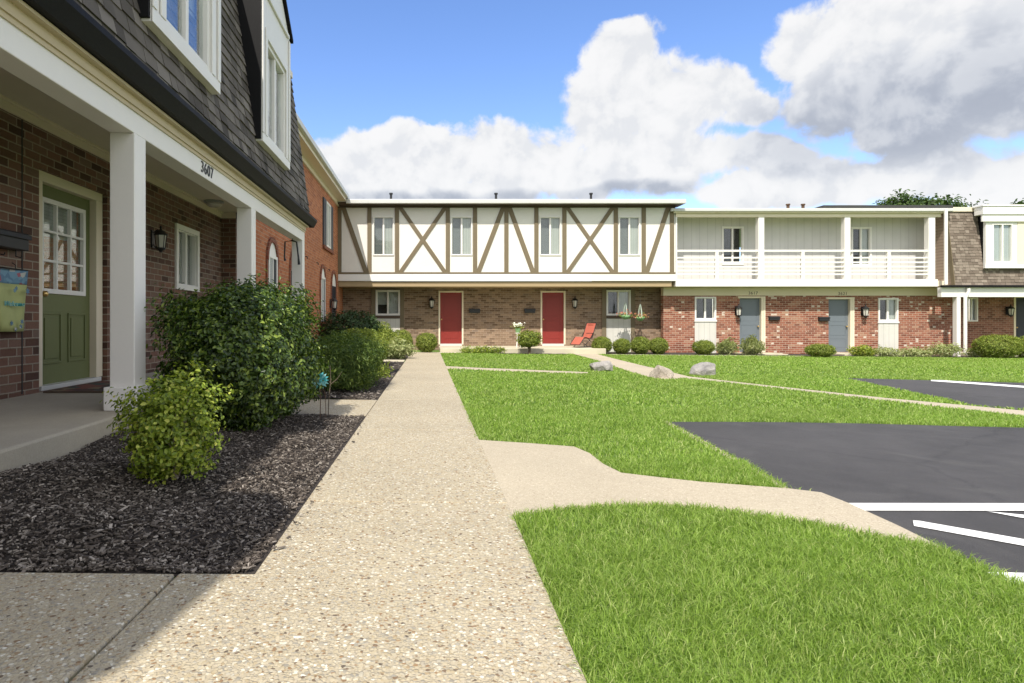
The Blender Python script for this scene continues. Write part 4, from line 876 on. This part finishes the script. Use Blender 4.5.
place(MP,FB,BX(773.4),BZ(318.4),.001,'black mailbox on red brick right of the first slate blue door','black wall mailboxes',1.0)
place(MP,FB,BX(823),BZ(319),.001,'black mailbox on red brick left of the second slate blue door','black wall mailboxes',1.0)

# ------------------------------------------------------------------ right mansard house
YMf=22.0; FMf=FY(YMf); km=YMf/F_; mX=lambda p:(p-VX)*km; mZ=lambda r:H+(VY-r)*km
Hm=house('shingled_mansard_townhouse','brown shingled mansard house with white dormer over a porch')
mx0=18.65; mxe=30
MB().fpoly(FW(mx0),[(YMf+.05,2.20),(YBw,2.20),(YBw,4.93),(YMf+.42,4.93)],-.2,.02).build('clapboard_side',M['clap'],Hm)
mb=MB(); mb.prism([(mx0,YMf+.04,2.22),(mx0,YMf+.30,2.22),(mx0,YMf+.66,4.93),(mx0,YMf+.40,4.93)],[(mxe,YMf+.04,2.22),(mxe,YMf+.30,2.22),(mxe,YMf+.66,4.93),(mxe,YMf+.40,4.93)]); mb.build('mansard_core',M['gutter'],Hm)
shingles(FMf,mx0-.03,mxe,mZ(285),4.86,.34,Hm,M['shingle_brown'],'mansard_shingles',.105)
MB().fpoly(FW(mx0-.03),[(YMf-.03,mZ(285)),(YMf+.12,mZ(285)),(YMf+.47,4.9),(YMf+.31,4.9)],0,.02).build('rake_trim',M['timber'],Hm)
MB().box(mx0-.05,mX(984),YMf+.28,33,4.87,5.03).build('roof_cap',M['cream'],Hm,bevel=.006)
MB().box(mX(939.5),mxe,YMf-.16,YMf-.02,mZ(287.4),mZ(285.3)).build('gutter',M['gutter'],Hm,bevel=.01)
mb=MB(); mb.box(mX(941),mxe,YMf-.02,YMf+.16,mZ(297),mZ(287.5)); mb.build('porch_beam',M['white'],Hm,bevel=.006)
MB().box(mx0,mxe,YMf+.16,24.2,2.14,2.20).build('porch_ceiling',M['cream'],Hm)
for x in (mX(956.6),mX(956.6)+5.9): MB().box(x,x+.14,YMf-.01,YMf+.17,-.5,mZ(297)).build('porch_post',M['white'],Hm,bevel=.006)
YMw=23.7; FMw=FY(YMw); kk=YMw/F_; X_=lambda p:(p-VX)*kk; Z_=lambda r:H+(VY-r)*kk
mw=(X_(966),X_(977.5),Z_(321.5),Z_(297.5)); md=(X_(1015.5),X_(1039),Z_(351),Z_(297.5))
wall(FMw,19.26,mxe,-.6,2.14,[mw,md],.2).build('brick_wall',M['red_brick2'],Hm)
MB().box(19.05,19.25,YBl+.26,YMw,-.6,2.14).build('return_wall',M['red_brick2'],Hm)
window(FMw,*mw,Hm,d=.03,left='dark_room',right='curtain'); d=paneled(FMw,*md,M['navy_door'],Hm,[(.14,.86,.54,.93),(.14,.86,.10,.46)]); knob(FMw,md[0]+.07,md[2]+.9,-.065,d); doorframe(FMw,*md,M['cream'],Hm,.07)
MB().box(19.3,mxe,YMf+.3,YMw+.02,-.7,md[2]-.01).build('porch_slab',M['slab'],Hm)
# downspouts
mb=MB(); mb.box(mX(943),mX(945.6),YMf-.10,YMf-.035,mZ(284.8),4.90); mb.build('upper_downspout',M['white'],Hm,bevel=.008)
mb=MB(); x=mX(963.5); pts=[(mX(966),YMf-.10,mZ(288.5)),(mX(966),YMf-.10,mZ(292)),(x,YMf-.07,mZ(298)),(x,YMf-.07,-.18),(x+.05,YMf-.16,-.27),(x+.32,YMf-.42,-.33)]; mb.tube(pts,.055,8); mb.build('downspout',M['white'],Hm)
# dormer (white, flat topped)
FDr=FY(YMf-.03); op=(mX(991.3),mX(1012),mZ(263),mZ(223.6))
dm=wall(FDr,mX(985),mxe-.5,mZ(268),mZ(215),[op],.1); d=dm.build('dormer',M['white'],Hm,bevel=.004)
MB().fbox(FDr,mX(1016.5),mX(1060),mZ(264),mZ(222),.002,.014).build('tan_panel',M['cream'],d); MB().fbox(FDr,mX(983),mxe-.4,mZ(268.3),mZ(265.2),.002,.06).build('sill_board',M['white'],d)
mb=MB(); mb.fbox(FDr,mX(980),mxe-.3,mZ(222),mZ(215),.001,.08); mb.fbox(FDr,mX(979.5),mxe-.3,mZ(215),mZ(207),-.25,.12); mb.fbox(FDr,mX(978.5),mxe-.3,mZ(207),mZ(205.4),-.3,.15); mb.build('cornice',M['white'],d,bevel=.008)
mb=MB(); mb.box(mX(985),mX(985)+.03,YMf+.075,YMf+.6,mZ(268),mZ(215)); mb.build('cheek',M['gutter'],d)
a0,a1,c0,c1=op; fw=.05; xm=(a0+a1)/2; mb=MB()
for q in ((a0,a1,c0,c0+fw),(a0,a1,c1-fw,c1),(a0,a0+fw,c0+fw,c1-fw),(a1-fw,a1,c0+fw,c1-fw),(xm-.025,xm+.025,c0+fw,c1-fw)): mb.fbox(FDr,*q,-.09,.015)
mb.build('window_frame',M['white'],d,bevel=.004)
for p,q in ((a0+fw,xm-.025),(xm+.025,a1-fw)): MB().fbox(FDr,p,q,c0+fw,c1-fw,-.05,-.045).build('pane',M['glass'],d)
MB().fbox(FDr,a0+fw,a1-fw,c0+fw,c1-fw,-.08,-.066).build('curtain',M['curtain'],d)
place(LP,FMw,X_(1007),Z_(311),.001,'black wall lantern on the far right porch beside a dark door','black coach lanterns on the house walls',1.2)

# ------------------------------------------------------------------ plants
bush('broadleaf_hedge','large dark green glossy broadleaf shrub in front of the porch posts',-1.59,5.40,(.51,.86),1.12,M['leaf_dark'],8000,9,.028,.037,3.4,.03,.16,z=.02,inner=.5,stems=14,cat='shrub')
bush('yellow_green_shrub','small loose yellow green shrub by the base of the front porch post',-1.375,3.32,(.225,.24),.51,M['leaf_yellow'],950,9,.020,.024,2.0,.05,.36,z=.07,inner=.45,stems=16,stem_m='twig',ratio=.6)
bush('yew_hedge','mid green feathery hedge beyond the short path',-1.22,8.75,(.48,1.10),.70,M['leaf_yew'],2600,9,.04,.052,2.8,.05,.14,inner=.5,ratio=.22,stems=10)
bush('low_seedling','small light green seedlings at the walkway edge past the feathery hedge',-.86,10.6,(.14,.40),.20,M['leaf_box'],80,6,.05,.05,2,.1,.2,stems=3)
bush('dark_mound','dark evergreen mound below the shaded brown brick',-2.35,18.6,(.92,.85),1.28,M['leaf_mound'],1300,7,.04,.07,2.3,.05,.08)
bush('clipped_hedge','clipped light green hedge in front of the dark evergreen mound',-1.52,13.8,(.58,.85),.78,M['leaf_box'],1900,7,.02,.038,3.0,.05,.05)
bush('box_shrub','small clipped box shrub against the white panel in the corner',-1.62,20.7,(.40,.40),1.02,M['leaf_box'],500,7,.03,.05,2.2)
bush('box_shrub','small clipped box shrub just ahead of the corner white panel',-1.28,18.2,(.34,.36),.80,M['leaf_box'],500,7,.03,.05,2.2)
bush('pale_mound','pale whitish green spreading plant beside the walk end',-.98,16.75,(.52,.42),.52,M['leaf_pale'],420,7,.04,.085,2.0,.05,.18,ratio=.3,stems=3)
balls=[(401,351,24,22.3,'clipped round box shrub left of the walk end, the rear of the pair'),(402.5,353,22,18,'clipped round box shrub left of the walk end, the front of the pair'),(426.5,353,23,20,'clipped round box shrub standing at the end of the main walk'),
       (602,352.6,20.7,17,'leftmost of the four clipped balls, beside the coral chair'),(621.7,351.6,17.8,15,'second of the four clipped balls, before the white panel'),(640.6,351.5,19.6,17,'third of the four clipped balls, under the right planter'),(658.5,351,19,16.5,'rightmost of the four clipped balls, at the red brick corner'),
       (703.5,352.6,21.5,14.5,'clipped ball under the first red brick house window'),(820,357.6,28,13,'flat clipped mound between the two blue doors')]
for i,(px,py,w,h,lab) in enumerate(balls):
    x,y=gp(px,py) if i>1 else gp(px,py); 
    if i==0: y=21.4; x=(px-VX)/F_*y
    y=min(y,21.2); s=y/F_; y2=y+w*s*.30; 
    bush('round_shrub',lab,(px-VX)/F_*y2,y2,(w*s*.46,w*s*.46),h*s*.98,M['leaf_box'],1300,7,.016,.034,2.3,.04,.02,'clipped round shrubs by the far walls',stems=4)
for px,w,h,lab in ((727,22,16,'spiky pale grass clump left of the first blue door'),(752,24,20,'spiky pale grass clump in front of the first blue door')):
    y=21.7; s=y/F_; bush('spiky_plant',lab,(px-VX)*s,y,(w*s*.40,.32),h*s*.75,M['leaf_pale'],110,8,.05,.15,2,.05,.2,'spiky pale plants',ratio=.10,stems=0,up=1.5,cat='plant')
for px,w,h,m_,lab in ((862,18,9,'leaf_yellow','low yellow plant right of the second blue door'),(885,30,7,'leaf_pale','low spreading silver green plant under the second window'),(915,30,7,'leaf_pale','low spreading silver green plant before the shaded brick corner'),(944,26,12,'leaf_pale','low spreading silver green plant by the white porch post'),(978,14,8,'leaf_pale','low pale plant beside the downspout foot')):
    y=21.5; s=y/F_; bush('low_plant',lab,(px-VX)*s,y,(w*s*.5,.38),h*s,M[m_],120,8,.05,.09,2.0,.05,.2,None,ratio=.3,stems=2,cat='plant')
bush('rounded_shrub','large dense rounded shrub left of the far dark door',19.3,21.1,(.66,.52),.76,M['leaf_box'],1700,7,.02,.042,2.6,.05,.035)
bush('rounded_shrub','large dense rounded shrub at the right edge before the far dark door',20.75,21.3,(.68,.55),.74,M['leaf_box'],1700,7,.02,.042,2.6,.05,.035)
bush('low_border_plant','low strip of yellow green border plants before the porch slab',1.75,20.72,(.68,.15),.2,M['leaf_yellow'],260,7,.04,.05,3,.05,.1,stems=0,cat='plant')
# small topiary
x,y=gp(529.3,351.6); y=20.65; x=(529.3-VX)*y/F_
t=thing('topiary_shrub','small clipped shrub on a bare trunk between the two red doors','shrub',(x,y,gz(x,y)))
P,Nr=cloud((.36,.34),.50,480,7,.03,3.0,.03,.06,77,.5); P[:,2]+=.24; leafmesh('foliage',P,Nr,.05,M['leaf_box'],t)
mb=MB(); mb.tube([(0,0,-.05),(.01,0,.2),(-.01,.01,.5)],[.05,.04,.02],8); mb.tube([(0,0,.15),(.12,.03,.38)],[.03,.015],6); mb.tube([(0,0,.15),(-.13,.0,.4)],[.03,.015],6); mb.build('trunk',M['bark'],t)
# flower stand
x=(518-VX)*21.9/F_
t=thing('flower_stand','white flowers in a pot on a slim white stand by the topiary','planter',(x,21.9,.0)); mb=MB()
for a in (0,2.1,4.2): mb.tube([(.10*math.cos(a),.10*math.sin(a),0),(.05*math.cos(a),.05*math.sin(a),.35),(.09*math.cos(a),.09*math.sin(a),.52)],.012,6)
mb.lathe([(.1,.50),(.1,.52)],(0,0,0),12); mb.build('stand',M['white'],t); MB().lathe([(.07,.52),(.11,.66),(.115,.68)],(0,0,0),14).build('pot',M['basket'],t)
P=rng.normal(size=(70,3))*np.array([.10,.08,.03])+np.array([0,0,.80]); leafmesh('flowers',P,np.tile([0,-.4,1.0],(70,1)),.055,M['white_petal'],t,.9); P=rng.normal(size=(160,3))*np.array([.09,.07,.05])+np.array([0,0,.71]); leafmesh('leaves',P,np.tile([0,0,1.0],(160,1)),.06,M['leaf_box'],t)
# hanging planters
for px,row,lab in ((625.4,319.5,'green hanging planter in front of the ground floor window'),(640.2,321,'green hanging planter beside the window on brown brick')):
    y=22.75; s=y/F_; zb=H+(VY-row)*s
    t=thing('hanging_planter',lab,'hanging planter',((px-VX)*s,y,zb),0,'pair of green hanging planters')
    MB().lathe([(.03,0),(.10,.02),(.155,.09),(.17,.15),(.15,.15)],(0,0,0),16).build('bowl',M['basket'],t,smooth=True)
    mb=MB()
    for a in range(4):
        c,sn=math.cos(a*1.57+.4),math.sin(a*1.57+.4); e=(-sn,c); w=.028
        mb.add([(.08*c-e[0]*w,.08*sn-e[1]*w,.15),(.08*c+e[0]*w,.08*sn+e[1]*w,.15),(.07*c+e[0]*w*.9,.07*sn+e[1]*w*.9,.34),(.07*c-e[0]*w*.9,.07*sn-e[1]*w*.9,.34),(.02*c+e[0]*.012,.02*sn+e[1]*.012,.62),(.02*c-e[0]*.012,.02*sn-e[1]*.012,.62)],[(0,1,2,3),(3,2,4,5)])
    o=mb.build('strap',M['strap'],t,fixn=False); q=o.modifiers.new('s','SOLIDIFY'); q.thickness=.006
    MB().tube([(0,0,.60),(0,0,2.175-zb)],.004,5).build('wire',M['pewter'],t)
    P=rng.normal(size=(60,3))*np.array([.15,.10,.05])+np.array([.02,0,.21]); leafmesh('flowers',P,np.tile([0,-.6,.8],(60,1)),.06,M['pink_petal'],t,.5); P=rng.normal(size=(70,3))*np.array([.12,.09,.04])+np.array([0,0,.17]); leafmesh('leaves',P,np.tile([0,-.3,1.],(70,1)),.07,M['leaf_box'],t)
# coral recliner
t=thing('folding_recliner','coral sling folding recliner with dark frame outside the second red door','chair',((585.5-VX)*22.1/F_,22.1,.002),R(212)); t.scale=(.84,)*3
prof=[(.62,.12),(.55,.20),(.34,.43),(.24,.42),(.02,.36),(-.10,.40),(-.22,.68),(-.36,1.02)]
def sling(a,b_,name):
    mb=MB(); seg=prof[a:b_]; th=.012
    for i in range(len(seg)-1):
        (x0,z0_),(x1,z1_)=seg[i],seg[i+1]; mb.hexa([(x0,-.25,z0_),(x1,-.25,z1_),(x1,.25,z1_),(x0,.25,z0_),(x0,-.25,z0_+th),(x1,-.25,z1_+th),(x1,.25,z1_+th),(x0,.25,z0_+th)])
    return mb.build(name,M['coral'],t)
sling(0,3,'leg_rest'); sling(3,6,'seat'); sling(5,8,'backrest')
mb=MB()
for s in (-.275,.275):
    mb.tube([(x,s,z) for x,z in prof],.014,8); mb.tube([(.42,s,.015),(.05,s,.30),(-.16,s,.60)],.014,8); mb.tube([(-.40,s,.015),(.05,s,.30),(.20,s,.42)],.014,8); mb.tube([(-.4,s,.015),(.42,s,.015)],.012,8)
mb.tube([(-.36,-.275,1.02),(-.36,.275,1.02)],.014,8); mb.tube([(.62,-.275,.12),(.62,.275,.12)],.014,8); mb.tube([(.42,-.275,.015),(.42,.275,.015)],.012,8); mb.tube([(-.4,-.275,.015),(-.4,.275,.015)],.012,8); mb.build('frame',M['black'],t)
for s in (-.30,.30): MB().box(-.18,.26,s-.028,s+.028,.585,.61).build('armrest',M['black'],t,bevel=.01)
mb=MB(); mb.box(-.39,-.30,-.16,.16,.93,1.0); mb.build('head_pad',M['coral'],t,bevel=.02)
# rocks
def rock(lab,px,py,w,d_,h,m,seed):
    x,y=gp(px,py); y+=d_*.4; r=np.random.default_rng(seed); bm=bmesh.new(); bmesh.ops.create_icosphere(bm,subdivisions=4,radius=1); pl=r.normal(size=(14,3)); pl/=np.linalg.norm(pl,axis=1)[:,None]; of=r.uniform(.62,.95,14)
    for v in bm.verts:
        p=np.array(v.co)
        for n_,o_ in zip(pl,of):
            e=p@n_-o_
            if e>0: p=p-n_*e*.92
        p=p*(1+.03*math.sin(p[0]*9+seed)*math.sin(p[1]*8)*math.sin(p[2]*7)); v.co=(p[0]*w/2,p[1]*d_/2,p[2]*h*.62)
    me=bpy.data.meshes.new('boulder'); bm.to_mesh(me); bm.free(); me.materials.append(m); o=link('boulder',me); o.location=(x,y,gz(x,y)+h*.22); o.rotation_euler=(0,0,r.uniform(0,1)); tag(o,lab,'rock','landscape boulders')
def rk(px,py,wpx): return gp(px,py)[1]/F_*wpx
rock('grey cracked boulder beside the diagonal path',604,371.5,rk(604,371.5,26),.5,rk(604,371,14),M['rock_grey'],3)
rock('rounded pinkish tan boulder at the path end',665,379,rk(665,379,23),.45,rk(665,379,17),M['rock_tan'],8)
rock('wide flat pale grey boulder on the lawn',710,376,rk(710,376,37),.6,rk(710,376,16),M['rock_grey'],21)
# garden stakes
x,y=-1.0,5.64; zg=mulchz(x,y)
t=thing('flower_stake','teal metal daisy on a thin garden stake before the dark hedge','garden stake',(x,y,zg)); zc=H+(VY-380)/F_*y-zg
mb=MB(); mb.tube([(0,.0,-.05),(.004,0,zc*.5),(0,0,zc)],.004,6); mb.tube([(.05,.03,-.05),(.045,.02,zc*.6),(.005,.004,zc-.02)],.003,6); mb.build('stem',M['rust'],t)
mb=MB()
for k in range(16):
    a=2*math.pi*k/16; c,sn=math.cos(a),math.sin(a); r0,r1,r2=.018,.055,.086; w=.012; P=lambda r,o,dy: (r*c-o*sn,-.012+dy,zc+r*sn+o*c)
    mb.add([P(r0,-.004,0),P(r1,-w,-.006),P(r2,0,.004),P(r1,w,-.006),P(r0,.004,0)],[(0,1,2,3,4)])
o=mb.build('petals',M['teal'],t,fixn=False); q=o.modifiers.new('s','SOLIDIFY'); q.thickness=.0015
me=MB().lathe([(.001,-.012),(.018,-.008),(.024,0),(.018,.008),(.001,.012)],(0,0,0),12).build('flower_centre',M['teal'],t,smooth=True); me.rotation_euler=(R(90),0,0); me.location=(0,-.02,zc)
t=thing('bare_branch','thin pale bare forked twig standing beside the teal daisy','twig',(-.95,5.78,mulchz(-.95,5.78)-.02))
mb=MB(); mb.tube([(0,0,0),(.01,0,.25),(.03,.01,.45),(.02,.02,.62)],[.006,.006,.005,.003],6); mb.tube([(.025,0,.40),(.10,.02,.46),(.16,.02,.55)],[.005,.004,.002],6); mb.tube([(.025,.0,.42),(-.05,.0,.53)],[.004,.002],6); mb.build('stem',M['bark'],t); t.scale=(.8,)*3
# trees far behind
def tree(lab,x,y,w,h,crown,seed):
    t=thing('broadleaf_tree',lab,'tree',(x,y,gz(x,y)),0,'trees beyond the roofs'); P,Nr=cloud((w/2,w/2),crown,3000,16,.22,2.3,.02,.12,seed,.6); P[:,2]+=h-crown; leafmesh('crown',P,Nr,.25,M['leaf_tree'],t,.6)
    mb=MB(); mb.tube([(0,0,-.2),(.1,0,h*.35),(0,.1,h*.7)],[.28,.2,.08],10); r=random.Random(seed)
    for i in range(8):
        a=i*.8; z0_=h*(.32+.04*i); mb.tube([(0.05,0,z0_),(w*.2*math.cos(a),w*.2*math.sin(a),z0_+h*.15),(w*.38*math.cos(a),w*.38*math.sin(a),z0_+h*.26)],[.1,.06,.02],6)
    mb.build('trunk',M['bark'],t)
tree('wide green tree crown rising behind the balcony house roof',(918-VX)*46/F_,46,6.4,10.5,6.0,5)
tree('green tree at the right edge behind the mansard roof',(1033-VX)*48/F_,48,4.2,10.8,5.6,9)

# grass last: it keeps off every path, bed and slab
excl.append([(.3,20.9),(6,20.9),(6,30),(.3,30)]); excl.append([(0,22.8),(60,22.8),(60,60),(0,60)])
g=blades([(1.2,2.6,27000,.026,.058,.0027),(2.6,4.2,14000,.026,.055,.0038),(4.2,7,5800,.026,.05,.0058),(7,12,1600,.028,.05,.012),(12,22.7,520,.028,.05,.02)])
tag(g,'bright green mown grass blades of the lawns','grass',kind='stuff')
